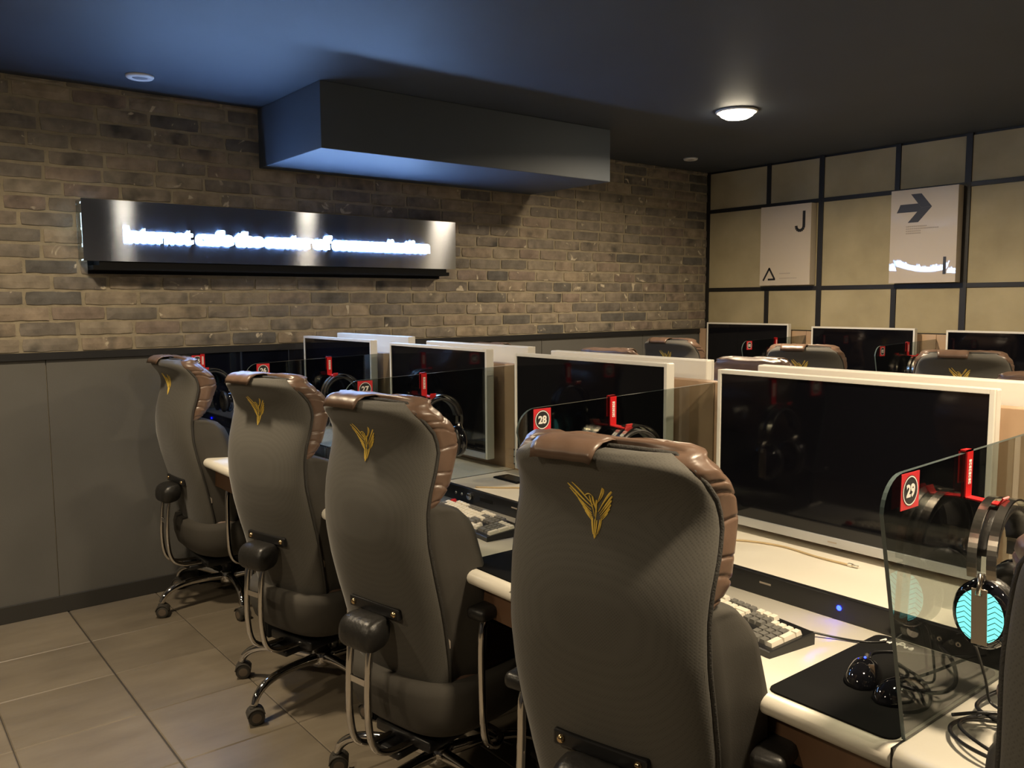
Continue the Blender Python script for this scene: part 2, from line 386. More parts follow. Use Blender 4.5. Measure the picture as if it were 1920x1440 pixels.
# concrete panels on back wall --------------------------------------------------
full = [WX + .012, -3.285, -2.315, -1.345, -.375, .595, 1.565, RX]
half = {0: -3.71, 1: -2.75, 2: -1.79, 3: -.82, 4: .15, 5: 1.1}
zr = [(0.0, .60), (.60, 1.195), (1.195, 1.505), (1.505, 2.108), (2.108, CZ)]
for i in range(len(full) - 1):
    for k, (z0, z1) in enumerate(zr):
        cols = [(full[i], full[i + 1])]
        if k in (0, 2, 4) and i in half: cols = [(full[i], half[i]), (half[i], full[i + 1])]
        for (x0, x1) in cols:
            box('concrete_panel', x0 + .018, x1 - .018, BY - .010, BY, z0 + .014, z1 - .014, M['conc'], wb, bev=.0015)
for i, x in enumerate(full[:-1]):
    box('steel_strip', x - .019, x + .019, BY - .018, BY, 0, CZ, M['strip'], wb, bev=.0015)
for x in half.values():
    box('steel_strip', x - .017, x + .017, BY - .016, BY, 1.195, 1.505, M['strip'], wb, bev=.0015)
    box('steel_strip', x - .017, x + .017, BY - .016, BY, 2.108, CZ, M['strip'], wb, bev=.0015)
for z in (1.195, 1.505, 2.108):
    box('steel_strip', WX, RX, BY - .017, BY, z - .014, z + .014, M['strip'], wb, bev=.0015)
# bulkhead
o = box('trim_1', WX, -3.548, 1.735, 3.56, 2.113, CZ, M['bulk'], bev=.003); tag(o, 'boxed navy bulkhead hanging under the ceiling above the lit sign', kind='structure')

# ================================================================== CEILING FITTINGS
for i, (x, y, pw) in enumerate(DOWNLIGHTS):
    t = empty('downlight', (x, y, CZ))
    b = MB(); b.lathe([(.098, 0), (.108, -.001), (.110, -.006), (.104, -.011), (.092, -.012), (.090, -.004), (.090, 0)], n=32); b.build('trim_ring', M['detector'], t)
    b = MB(); b.lathe([(.0, -.046), (.03, -.044), (.060, -.038), (.082, -.026), (.092, -.012), (.093, -.003), (.0, -.003)], n=32); b.build('diffuser', M['lamp'], t)
    ld = bpy.data.lights.new('downlight_beam', 'AREA'); ld.shape = 'DISK'; ld.size = .17; ld.energy = pw; ld.color = WARM; ld.spread = R(165)
    lo = bpy.data.objects.new('beam', ld); COL.objects.link(lo); lo.parent = t; lo.location = (0, 0, -.052)
    lab = ['glowing round ceiling downlight over the far row of desks', 'round ceiling downlight above the near left floor, outside the frame', 'round ceiling downlight over the far row further right', 'round ceiling downlight above the nearest desks', 'round ceiling downlight at the right of the room', 'round ceiling downlight behind the viewer, nearer the desks', 'round ceiling downlight behind the viewer, nearer the brick wall'][i]
    tag(t, lab, 'ceiling light')
for x, y, r, lab in ((-3.961, 1.085, .058, 'white round detector on the ceiling near the brick wall, left'), (-3.907, 4.71, .05, 'small round detector on the ceiling in the far corner')):
    t = empty('ceiling_detector', (x, y, CZ)); b = MB(); b.lathe([(r * .55, -.008), (r * .62, -.013), (r * .9, -.012), (r, -.006), (r, 0), (0, 0)][::1], n=28); b.build('detector_ring', M['detector'], t)
    b = MB(); b.lathe([(0, -.011), (r * .35, -.011), (r * .56, -.009), (r * .56, -.004), (0, -.004)], n=28); b.build('detector_grille', M['detin'], t)
    tag(t, lab, 'detector')

# ================================================================== LIT SIGN
SX = WX + .125
sg = empty('wall_sign', (WX, 1.92, 1.76)); tag(sg, 'long mirror steel sign with glowing white lettering on the brick wall', 'sign')
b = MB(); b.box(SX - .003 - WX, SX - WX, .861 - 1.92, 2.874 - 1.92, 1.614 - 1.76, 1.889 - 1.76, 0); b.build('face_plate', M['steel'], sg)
b = MB(); b.box(.012, .118, .90 - 1.92, 2.83 - 1.92, 1.575 - 1.76, 1.595 - 1.76, 0); b.box(.0, .012, .90 - 1.92, 2.83 - 1.92, 1.56 - 1.76, 1.87 - 1.76, 0); b.box(.012, .118, .925 - 1.92, 2.81 - 1.92, 1.595 - 1.76, 1.86 - 1.76, 0); b.build('backing_box', M['blackmat'], sg)
b = MB(); b.box(.010, .121, .863 - 1.92, .867 - 1.92, 1.616 - 1.76, 1.887 - 1.76, 0); b.build('end_cap', M['glass'], sg)
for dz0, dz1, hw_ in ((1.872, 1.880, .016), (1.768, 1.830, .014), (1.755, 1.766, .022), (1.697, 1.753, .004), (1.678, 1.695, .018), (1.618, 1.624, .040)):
    b = MB(); b.box(.065 - hw_, .065 + hw_, .872 - 1.92, .875 - 1.92, dz0 - 1.76, dz1 - 1.76, 0); b.build('glimmer_spot', M['signspot'], sg)  # emissive plates put in for the glimmers at the sign's left end
TXT = 'Internet cafe the center of communication'
EXT = [(1.049, 1.356), (1.376, 1.555), (1.568, 1.711), (1.726, 1.984), (1.996, 2.089), (2.105, 2.712)]
WORDS = [('Internet', *EXT[0]), ('cafe', *EXT[1]), ('the', *EXT[2]), ('center', *EXT[3]), ('of', *EXT[4]), ('communication', *EXT[5])]
for wd, ya, yb in WORDS:
    ya, yb = ya * .988, yb * .988
    me = text_mesh(wd, .1, .003, .005, .0012); a = pieces(me); W0, W1 = a[:, 0].min(), a[:, 0].max(); bpy.data.meshes.remove(me); k_ = (yb - ya) / (W1 - W0)
    for i, ch in enumerate(wd):
        me = text_mesh(wd[:i + 1], .1, .003, .005, .0012); rr_ = pieces(me)[:, 0].max(); bpy.data.meshes.remove(me)
        me = text_mesh(ch, .1, .003, .005, .0012); cw = pieces(me)[:, 0].max()
        xf(me, lambda a: np.stack([SX + .016 + a[:, 2] - WX, (a[:, 0] - cw + rr_ - W0) * k_ + ya - 1.92, 1.7055 + a[:, 1] * .938 - 1.76], 1))
        me.materials.clear(); me.materials.append(M['sign']); me.name = 'letter'; link('letter', me, sg)

# ================================================================== POSTERS
def poster(x0, x1, z0, z1, lab, art, bow):
    t = empty('wall_poster', ((x0 + x1) / 2, BY - .018, (z0 + z1) / 2)); tag(t, lab, 'poster')
    w2, h2, d = (x1 - x0) / 2, (z1 - z0) / 2, .066
    b = MB(); nx, nz = 24, 8; V = []; F = []
    for k in range(nz + 1):
        for i in range(nx + 1):
            u = -w2 + 2 * w2 * i / nx; v = -h2 + 2 * h2 * k / nz
            V.append((u, -d + bow * u * u * v, v))
    for k in range(nz):
        for i in range(nx): a = k * (nx + 1) + i; F.append((a, a + 1, a + nx + 2, a + nx + 1))
    b.add(V, F, 0, True)
    b.box(-w2, w2, -d + .0015, 0, -h2, h2, 0)
    b.build('canvas_box', M['poster'], t)
    art(t, w2, h2, d)
    return t
def flat_poly(name, polys, d, mt, t, th=.0012):
    b = MB()
    for P in polys:
        n = len(P); f = [(x, -d - th, z) for x, z in P]; bk = [(x, -d, z) for x, z in P]
        b.loft([bk, f], 0, True, False)
    return b.build(name, mt, t)
def rect(x0, x1, z0, z1): return [(x0, z0), (x1, z0), (x1, z1), (x0, z1)]
def seg(x0, z0, x1, z1, wd):
    dx, dz = x1 - x0, z1 - z0; l = math.hypot(dx, dz); nx, nz = -dz / l * wd / 2, dx / l * wd / 2
    return [(x0 + nx, z0 + nz), (x0 - nx, z0 - nz), (x1 - nx, z1 - nz), (x1 + nx, z1 + nz)]
def art_j(t, w2, h2, d):
    # letter J top right
    x, z = w2 - .055, h2 - .05
    arc = [(x - .03 + .03 * math.cos(a), z - .105 + .03 * math.sin(a)) for a in np.linspace(0, -math.pi * 1.05, 9)]
    ps = [seg(x, z, x, z - .106, .021)] + [seg(*arc[i], *arc[i + 1], .021) for i in range(8)]
    flat_poly('letter_j', ps, d, M['blackprint'], t)
    x, z = -w2 + .03, -h2 + .035
    flat_poly('triangle_mark', [seg(x, z, x + .052, z + .09, .013), seg(x + .048, z + .09, x + .095, z + .01, .013), seg(x + .04, z + .008, x + .1, z + .008, .013)], d, M['blackprint'], t)
    flat_poly('small_print', [rect(x + .135 + i * .011, x + .143 + i * .011, z + .045, z + .052) for i in range(8)] + [rect(x + .135 + i * .0118, x + .144 + i * .0118, z + .012, z + .017) for i in range(12)], d, M['greyprint'], t)
def art_arrow(t, w2, h2, d):
    x0, zc = -w2 + .025, h2 - .115
    A = lambda q: [(x0 + a, zc + c) for a, c in q]
    flat_poly('arrow', [A([(0, -.025), (.1425, -.025), (.1645, 0), (.1455, .025), (0, .025)]), A([(.10, .085), (.165, .0003), (.232, .0003), (.165, .085)]), A([(.085, -.09), (.15, -.09), (.232, 0), (.165, 0)])], d, M['navyprint'], t)
    flat_poly('small_print', [rect(x0 + .075 + i * .012, x0 + .084 + i * .012, zc - .118 - r * .014, zc - .111 - r * .014) for r, n in ((0, 11), (1, 17), (2, 8), (3, 8)) for i in range(n)], d, M['greyprint'], t)
    flat_poly('letter_i', [rect(w2 - .075, w2 - .058, -h2 + .05, -h2 + .155)], d, M['navyprint'], t)
poster(-3.721, -3.315, 1.528, 2.09, 'white box poster with letter J and open triangle on concrete wall', art_j, .0)
poster(-2.748, -2.335, 1.525, 2.105, 'glossy white box poster with dark right-pointing arrow on concrete wall', art_arrow, -.28)

# ================================================================== DESKS
BND = [-4.262, -3.38, -2.465, -1.535, -.600, .330, 1.26]     # station boundaries
SHZ = .785; DZ = .735
def make_desk(w2):
    t = empty('gaming_desk')
    # local frame: +y away from the sitter, front edge y=0, shelf back y=.76
    x0, x1 = -w2 + .002, w2 - .002
    b = MB(); prof = []
    r = .021
    for a in np.linspace(-math.pi / 2, -3 * math.pi / 2, 9): prof.append((r + r * math.cos(a), DZ - r + r * math.sin(a)))
    prof = [(.43, DZ - 2 * r)] + prof + [(.43, DZ)]
    b.loft([[(x, y, z) for y, z in prof] for x in (x0, x1)], 0, True, True)
    o = b.build('desktop', M['white'], t)
    box('edge_seam', x1, x1 + .004, .002, .43, DZ - .04, DZ + .0006, M['blackpl'], t)
    box('rear_shelf', x0, x1, .436, .755, SHZ - .022, SHZ, M['white'], t, .0015)
    box('shelf_seam', x1, x1 + .004, .43, .755, SHZ - .03, SHZ + .0006, M['blackpl'], t)
    c = box('control_console', x0, x1, .420, .436, DZ, SHZ + .0015, M['blackpl'], t, .0015)
    b = MB(); b.lathe([(0, -.010), (.010, -.010), (.0125, -.007), (.0125, 0), (0, 0)], (x0 + .175, .420, .762), 'y', 20); b.build('volume_knob', M['chrome'], c)
    for dx in (.09, .125):
        b = MB(); b.lathe([(.002, 0), (.002, -.0015), (.005, -.0015), (.006, 0), (0, .001)], (x0 + dx, .420, .762), 'y', 14); b.build('audio_jack', M['silver'], c)
    b = MB(); b.box(x0 + .23, x0 + .30, .4192, .4205, .757, .769, 0); b.build('usb_socket', M['blackmat'], c)
    b = MB(); b.box(x0 + .40, x0 + .43, .4193, .4205, .765, .769, 0); b.build('maker_mark', M['greyprint'], c)
    b = MB(); b.lathe([(0, -.004), (.0035, -.0035), (.0058, 0), (0, 0)], (x0 + .60, .420, .762), 'y', 14); b.build('power_led', M['led'], c)
    box('apron', x0, x1, .05, .07, DZ - .13, DZ - .042, M['brown_apron'], t, .001)
    box('side_panel', x0, x0 + .02, .12, .755, 0, DZ - .043, M['blackmat'], t, .001)
    box('side_panel', x1 - .02, x1, .12, .755, 0, DZ - .043, M['blackmat'], t, .001)
    box('modesty_panel', x0 + .021, x1 - .021, .70, .74, .05, SHZ - .023, M['blackmat'], t, .001)
    return t
YF = 1.215
desk_labels = ['white gaming desk against the brick wall, behind the leftmost chair', 'white gaming desk behind the second chair from the left', 'white gaming desk behind the third chair from the left',
    'white gaming desk with mousepad, behind the largest near chair', 'white gaming desk with tangled black cables, nearest right', 'white gaming desk beyond the right edge of the picture']
desks = []
for i in range(6):
    w2 = (BND[i + 1] - BND[i]) / 2
    t = make_desk(w2); t.location = ((BND[i] + BND[i + 1]) / 2, YF, 0); tag(t, desk_labels[i], 'desk', 'gaming desks in the near row'); desks.append(t)
ord_ = ['first', 'second', 'third', 'fourth', 'fifth', 'sixth']
for i in range(5):
    t = copy_tree(desks[i]); t.location = ((BND[i] + BND[i + 1]) / 2, 1.99 * 2 - YF + .02, 0); t.rotation_euler = (0, 0, math.pi)
    tag(t, 'white desk facing away behind the middle privacy panels, %s from the brick wall' % ord_[i], 'desk', 'gaming desks in the middle row')
B3 = [-4.25, -3.315, -2.42, -1.52, -.62, .28]
for i in range(5):
    t = copy_tree(desks[2]); t.location = ((B3[i] + B3[i + 1]) / 2, 4.50, 0); t.scale = ((B3[i + 1] - B3[i]) / (BND[3] - BND[2]), 1, 1)
    tag(t, 'white desk along the concrete wall, %s from the brick wall' % ord_[i], 'desk', 'gaming desks in the far row')
# privacy panels
for i in range(6):
    o = box('privacy_panel', BND[i] + .001, BND[i + 1] - .001, 1.971, 2.014, .0, 1.185, M['wood'], bev=.002)
    tag(o, 'beige board privacy panel behind the monitors, %s from the brick wall' % ord_[i], 'panel', 'privacy panels between the facing rows')
for i in range(5):
    o = box('privacy_panel', B3[i] + .001, B3[i + 1] - .001, 5.258, 5.29, .0, 1.205, M['wood'], bev=.002)
    tag(o, 'beige board privacy panel by the concrete wall, %s from the brick wall' % ord_[i], 'panel', 'privacy panels on the concrete wall')
for i in range(4):
    t = empty('wall_socket', (BND[i + 1] + .012, 1.971, .835)) if i < 3 else None
    if t is None: continue
    b = MB(); b.box(-.012, .022, -.006, 0, -.03, .03, 0, .001); b.build('socket_plate', M['blackpl'], t)
    b = MB(); b.box(-.008, .018, -.008, -.006, -.024, -.002, 0); b.box(-.008, .018, -.008, -.006, .003, .024, 0); b.build('socket_frame', M['chin'], t)
    tag(t, 'small black socket on the beige panel at the %s seam from the brick wall' % ord_[i], 'socket')

# ================================================================== GLASS DIVIDERS
def digits(s):
    me = text_mesh(s, .026, .0009, .0003); a = pieces(me); c = (a.min(0) + a.max(0)) / 2
    return me, c
def glass_panel(x, yf, yb, ztop, num, lab, blank=False, black=False, hook_y=None, group=None):
    t = empty('glass_divider', (x, yf, DZ)); tag(t, lab, 'glass divider', group)
    r = .055; H = ztop - DZ; Lg = yb - yf; sl = .018
    out = [(.095, .002)]
    for a in np.linspace(math.pi, math.pi / 2, 9): out.append((r + r * math.cos(a), H - r + r * math.sin(a)))
    out += [(Lg, H + sl), (Lg, SHZ - DZ + .002), (.44 + YF - yf if yf < 2 else .44, SHZ - DZ + .002), ((.415 + YF - yf) if yf < 2 else .415, SHZ - DZ + .002), ((.415 + YF - yf) if yf < 2 else .415, .002)]
    b = MB(); n = len(out); th = .0032
    L_ = [(-th, y, z) for y, z in out]; R_ = [(th, y, z) for y, z in out]
    b.add(L_ + R_, [tuple(range(n)), tuple(range(n, 2 * n))[::-1]], 0)
    for i in range(n):
        j = (i + 1) % n; mi = 1 if i < 10 else 0
        b.add([L_[i], L_[j], R_[j], R_[i]], [(0, 1, 2, 3)], mi)
    b.build('pane', [M['darkglass'] if black else M['glass'], M['glassedge']], t)
    # number sticker
    s = empty_part = None
    sy, sz, hw = .075, H - .030, .0275
    b = MB(); b.box(th, th + .0008, sy - hw, sy + hw, sz - hw, sz + hw, 0); s = b.build('number_sticker', M['redprint'], t)
    def disc(name, r0, r1, dx, mt):
        b = MB(); ring = lambda rr, xx: [(xx, sy + rr * math.cos(k * math.pi / 14), sz + rr * math.sin(k * math.pi / 14)) for k in range(28)]
        if r0 > 0: b.loft([ring(r0, dx), ring(r1, dx)], 0, False, False)
        else: b.add(ring(r1, dx), [tuple(range(28))], 0)
        return b.build(name, mt, s)
    disc('black_disc', 0, .0235, th + .0011, M['blackprint']); disc('white_ring', .0205, .0225, th + .0014, M['whiteprint'])
    if not blank:
        me, c = digits(num); xf(me, lambda a: np.stack([a[:, 2] + th + .0016, a[:, 0] - c[0] + sy, a[:, 1] - c[1] + sz], 1)); me.materials.clear(); me.materials.append(M['whiteprint']); link('number', me, s)
    else:
        b = MB()
        for k in (-1, 1):
            b.tube([(th + .0016, sy + k * .007 + .005 * math.cos(a), sz + .008 * math.sin(a)) for a in np.linspace(.3, 6.0, 10)], .0016, 5)
        b.build('number', M['whiteprint'], s)
    # red hook over the top edge
    hy = hook_y - yf; hw = .011; hz = H + sl * hy / Lg
    hook_lab = {'25': 'red hook on the dark wall-side glass by the leftmost chair', '26': 'red hook on the glass behind the second chair', '27': 'red hook on the glass above the third chair', '28': 'red hook on the glass above the largest chair', '29': 'red hook on the nearest glass at right', '': 'red hook on glass, ' + lab.split(',')[-1].strip()[-40:]}[num]
    hk = empty('headset_hook', (x, yf + hy, DZ + hz)); tag(hk, hook_lab, 'hook')
    b = MB(); tt = .0025; dr = .074
    path = [(-th - tt, -.05), (-th - tt, .003), (th + tt, .003), (th + tt, -dr), (th + .054, -dr - .003), (th + .060, -dr + .008)]
    for i in range(len(path) - 1):
        (a0, c0), (a1, c1) = path[i], path[i + 1]; dx, dz = a1 - a0, c1 - c0; l = math.hypot(dx, dz); nx, nz = -dz / l * tt / 2, dx / l * tt / 2; ex, ez = dx / l * tt * .5, dz / l * tt * .5
        q = [(a0 + nx - ex, c0 + nz - ez), (a0 - nx - ex, c0 - nz - ez), (a1 - nx + ex, c1 - nz + ez), (a1 + nx + ex, c1 + nz + ez)]
        b.loft([[(px, yy, pz) for px, pz in q] for yy in (-hw, hw)], 0, True, False)
    b.build('hook_strap', M['red'], hk)
    b = MB()
    for k in range(8):
        zz = -.014 - k * .0052; b.box(th + tt * 1.5, th + tt * 1.5 + .0006, -.004, .005, zz - .0019, zz + .0019, 0)
        if k % 2: b.box(th + tt * 1.5 + .0005, th + tt * 1.5 + .0009, -.001, .002, zz - .001, zz + .0008, 1)
    b.build('hook_lettering', [M['whiteprint'], M['redprint']], hk)
    return t, (x, yf + hy, DZ + hz - .074)
hooks = []
G = [(WX + .014, 1.30, '25', 1.40, True), (BND[1], 1.285, '26', 1.66, False), (BND[2], 1.262, '27', 1.565, False), (BND[3], 1.235, '28', 1.55, False), (BND[4], 1.158, '29', 1.425, False)]
for x, yf, num, hy, blk in G:
    lab = {'25': 'dark glass panel against the wall beside the leftmost chair, red sticker reading 25', '26': 'tinted glass divider behind the second chair from the left, sticker mostly hidden', '27': 'tinted glass divider above the third chair, red sticker reading 27',
        '28': 'tinted glass divider above the largest chair, red sticker reading 28', '29': 'nearest tinted glass divider at right, red sticker reading 29'}[num]
    t, hp = glass_panel(x, yf, 1.968, 1.166 if num != '26' else 1.172, num, lab, black=blk, hook_y=hy, group='numbered glass dividers of the near row'); hooks.append(hp)
g, hp = glass_panel(BND[5], 1.15, 1.968, 1.166, '', 'tinted glass desk divider beyond the right edge of the picture', True, hook_y=1.45)
for i in (1, 2, 3, 4):
    t, hp = glass_panel(B3[i], 4.53, 5.25, 1.16, '', 'tinted glass divider in the far row, %s one from the brick wall' % ord_[i - 1], True, hook_y=4.9, group='glass dividers of the far row'); hooks.append(hp)

# ================================================================== HEADSETS
def make_headset():
    t = empty('headset'); rr = .083; cz = -rr + .0
    # arc in local y-z plane, top of the band inside = z 0
    for dx in (-.014, .014):
        b = MB(); n = 44; rings = []
        for a in np.linspace(R(-12), R(192), n):
            c, s_ = math.cos(a), math.sin(a); ro, ri = rr + .006, rr + .003
            rings.append([(dx - .007, ro * c, cz + ro * s_ * 1.05), (dx + .007, ro * c, cz + ro * s_ * 1.05), (dx + .007, ri * c, cz + ri * s_ * 1.05), (dx - .007, ri * c, cz + ri * s_ * 1.05)])
        b.loft(rings, 0, True, False); b.build('outer_band', M['band'], t)
    b = MB(); rings = []
    for a in np.linspace(R(10), R(170), 20):
        c, s_ = math.cos(a), math.sin(a); ro, ri = rr - .001, rr - .010
        rings.append([(-.018, ro * c, cz + ro * s_), (.018, ro * c, cz + ro * s_), (.018, ri * c, cz + ri * s_), (-.018, ri * c, cz + ri * s_)])
    b.loft(rings, 0, True, True); b.build('band_padding', M['blackleather'], t)
    for sgn in (-1, 1):
        # cup: axis along y, elliptical, tilted a little; outer face away from centre
        c = MB(); cc = (0, sgn * .062, cz - .078)
        prof = [(0, .0), (.036, .0), (.043, .006), (.045, .018), (.040, .028), (.030, .030), (0, .031)]
        c.lathe([(r, sgn * h) for r, h in prof], cc, 'y', 28, 0, True, 1.0, 1.22)
        cup = c.build('ear_cup', M['blackgloss'], t)
        p = MB(); p.lathe([(r, -sgn * h) for r, h in [(0, -.002), (.038, -.002), (.045, .006), (.045, .014), (.034, .020), (.022, .018), (.018, .004), (0, .004)]], cc, 'y', 24, 0, True, 1.0, 1.2); p.build('ear_cushion', M['blackleather'], cup)
        g_ = MB(); yo = sgn * (.062 + .0315)
        for side in (-1, 1):
            P = []
            for a in np.linspace(-1.15, 1.15, 12): P.append((side * .034 * math.cos(a), yo, cc[2] + .042 * math.sin(a)))
            P += [(side * .011, yo, cc[2] + .038), (side * .011, yo, cc[2] - .038)]
            g_.add(P, [tuple(range(len(P)))], 0)
            Q = [(p_[0], yo - sgn * .003, p_[2]) for p_ in P]
            for q in range(len(P)): g_.add([P[q], P[(q + 1) % len(P)], Q[(q + 1) % len(P)], Q[q]], [(0, 1, 2, 3)], 0)
        g_.build('lit_grille', M['teal'], cup)
        s_ = MB()
        for side in (-1, 1):
            for k in range(9):
                z_ = cc[2] - .034 + k * .0085
                s_.tube([(side * .012, yo + sgn * .0004, z_ - .003), (side * .022, yo + sgn * .0004, z_ + .004), (side * .033, yo + sgn * .0004, z_ - .002)], .0006, 4)
        tag(s_.build('grille_bars', M['blackpl'], cup), kind='stuff')
        st = MB(); st.box(-.0115, .0115, min(yo, yo + sgn * .002), max(yo, yo + sgn * .002), cc[2] - .044, cc[2] + .044, 0, .0008); st.build('centre_plate', M['beigeplate'], cup)
        yk = MB(); yk.tube([(0, sgn * (rr + .003), cz - .012), (0, sgn * (rr + .006), cz - .03), (0, sgn * (rr + .014), cz - .045)], .011, 8, flat=.4); yk.build('yoke', M['band'], t)
    b = MB(); b.tube([(.02, -.085, cz - .10), (.05, -.10, cz - .12), (.075, -.12, cz - .115)], .0025, 6, sub=5); b.tube([(.075, -.12, cz - .115), (.088, -.125, cz - .11)], .007, 8); b.build('microphone', M['blackpl'], t)
    return t
def dark_grille(me):
    if 'dark_grille' not in bpy.data.meshes:
        d = me.copy(); d.name = 'dark_grille'; d.materials.clear(); d.materials.append(M['rubber'])
    return bpy.data.meshes['dark_grille']
hs0 = make_headset(); first = True; HS = []
hs_lab = ['black headset hanging against the wall beside the leftmost chair', 'black headset hanging between the second and third chairs', 'black headset hanging behind the third chair', 'black headset with silver band hanging behind the largest chair', 'nearest headset at right, its teal ear cup lit'] + ['black headset hanging from the far row glass divider, %s from the brick wall' % ord_[i] for i in range(4)]
for i, hp in enumerate(hooks):
    o = hs0 if first else copy_tree(hs0); first = False
    o.location = (hp[0] + .053, hp[1] + (.016 if i == 4 else .030), hp[2] - .006); o.rotation_euler = (0, R(-2 if i == 4 else 0), R([1, -1, 2, -2, 3, 1, -1, 1, 0][i]))
    tag(o, hs_lab[i], 'headset', 'headsets hung on the glass dividers')
    HS.append(o)
for i in (0, 3, 5, 7, 8):
    for c in HS[i].children_recursive:
        if c.name.startswith('lit_grille'): c.name = 'ear_grille'; c.data = dark_grille(c.data)

# ================================================================== MONITORS
def make_monitor():
    t = empty('monitor')         # origin: bottom centre of front plane, faces -y
    W, H, D = .722, .424, .036; w = W / 2
    b = MB(); b.box(-w, w, .004, D, 0, H, 0, .004); b.box(-.2, .2, D - .004, D + .012, .05, .30, 0, .004); b.build('back_cover', M['bezel'], t)
    b = MB(); bz = .0115; ch = .024
    b.box(-w, -w + bz, 0, .012, 0, H, 0, .0012); b.box(w - bz, w, 0, .012, 0, H, 0, .0012); b.box(-w + bz, w - bz, 0, .012, H - bz, H, 0, .0012); b.build('bezel', M['bezel'], t)
    b = MB(); b.box(-w + bz, w - bz, -.001, .012, 0, ch, 0, .0012); c = b.build('chin', M['chin'], t)
    b = MB(); b.box(-.012, .012, -.0016, -.0009, .010, .0135, 0); b.build('maker_mark', M['greyprint'], c)
    b = MB(); b.box(-w + bz, w - bz, .0035, .010, ch, H - bz, 0); b.build('screen', M['screen'], t)
    b = MB(); b.box(-.06, .06, D + .012, D + .020, .12, .24, 0, .002); b.box(-.03, .03, D + .018, .0695, .15, .21, 0, .002); b.build('wall_mount', M['blackpl'], t)
    return t
mon0 = make_monitor(); first = True
def put_mon(x, y, z, rz, lab, group, sc_=1.0, tilt=0):
    global first
    o = mon0 if first else copy_tree(mon0); first = False
    o.location = (x, y, z); o.rotation_euler = (tilt, 0, rz); o.scale = (sc_, 1, 1); tag(o, lab, 'monitor', group)
ml = ['white framed monitor behind the leftmost chair, nearest the brick wall', 'white framed monitor seen between the second and third chairs', 'white framed monitor above the gap between third and largest chairs', 'largest white framed monitor at right with dark screen', 'white framed monitor at the station beyond the right edge']
for i, (x, z) in enumerate(((-3.797, .824), (-2.906, .818), (-2.015, .812), (-1.108, .806), (-.14, .806))):
    put_mon(x, 1.900, z, 0, ml[i], 'monitors of the near row')
for i, (x, z) in enumerate(((-3.71, .838), (-2.84, .824), (-1.988, .816), (-1.085, .812), (-.18, .806))):
    put_mon(x, 2.087, z, math.pi, 'white monitor back rising behind the middle panels, %s from the brick wall' % ord_[i], 'monitors of the middle row')
for i, (x, z) in enumerate(((-3.765, .832), (-2.875, .818), (-1.975, .812), (-1.07, .81), (-.17, .81))):
    put_mon(x, 5.187, z, 0, 'white framed monitor in front of the concrete wall, %s from the brick wall' % ord_[i], 'monitors of the far row', .985)

# ================================================================== CHAIRS
ZT = np.array([.405, .42, .45, .50, .56, .63, .70, .78, .86, .93, .98, 1.03, 1.08, 1.12, 1.145, 1.165, 1.178, 1.187, 1.192])
WT = np.array([.105, .125, .150, .172, .186, .196, .202, .203, .200, .198, .200, .204, .203, .197, .189, .178, .163, .145, .125])
YT = np.array([-.170, -.172, -.178, -.190, -.208, -.230, -.250, -.272, -.289, -.291, -.284, -.268, -.254, -.262, -.284, -.304, -.309, -.305, -.292])
YT = YT + .02
def fw(z): return np.interp(z, ZT, WT)
def fy(z): return np.interp(z, ZT, YT)
def smooth_tab():
    zz = np.linspace(ZT[0], ZT[-1], 160)
    for T in (WT, YT):
        v = np.interp(zz, ZT, T); k = np.ones(5) / 5; vp = np.pad(v, 2, mode='edge'); yield zz, np.convolve(vp, k, 'valid')
(_zz, _wv), (_, _yv) = list(smooth_tab())
def fw(z): return float(np.interp(z, _zz, _wv))
def fy(z): return float(np.interp(z, _zz, _yv))
WRAP = .052
def rear_y(x, z):
    w_ = fw(z); u = min(1, abs(x) / w_); return fy(z) + WRAP * (1 - math.sqrt(max(0, 1 - u ** 2.6)))
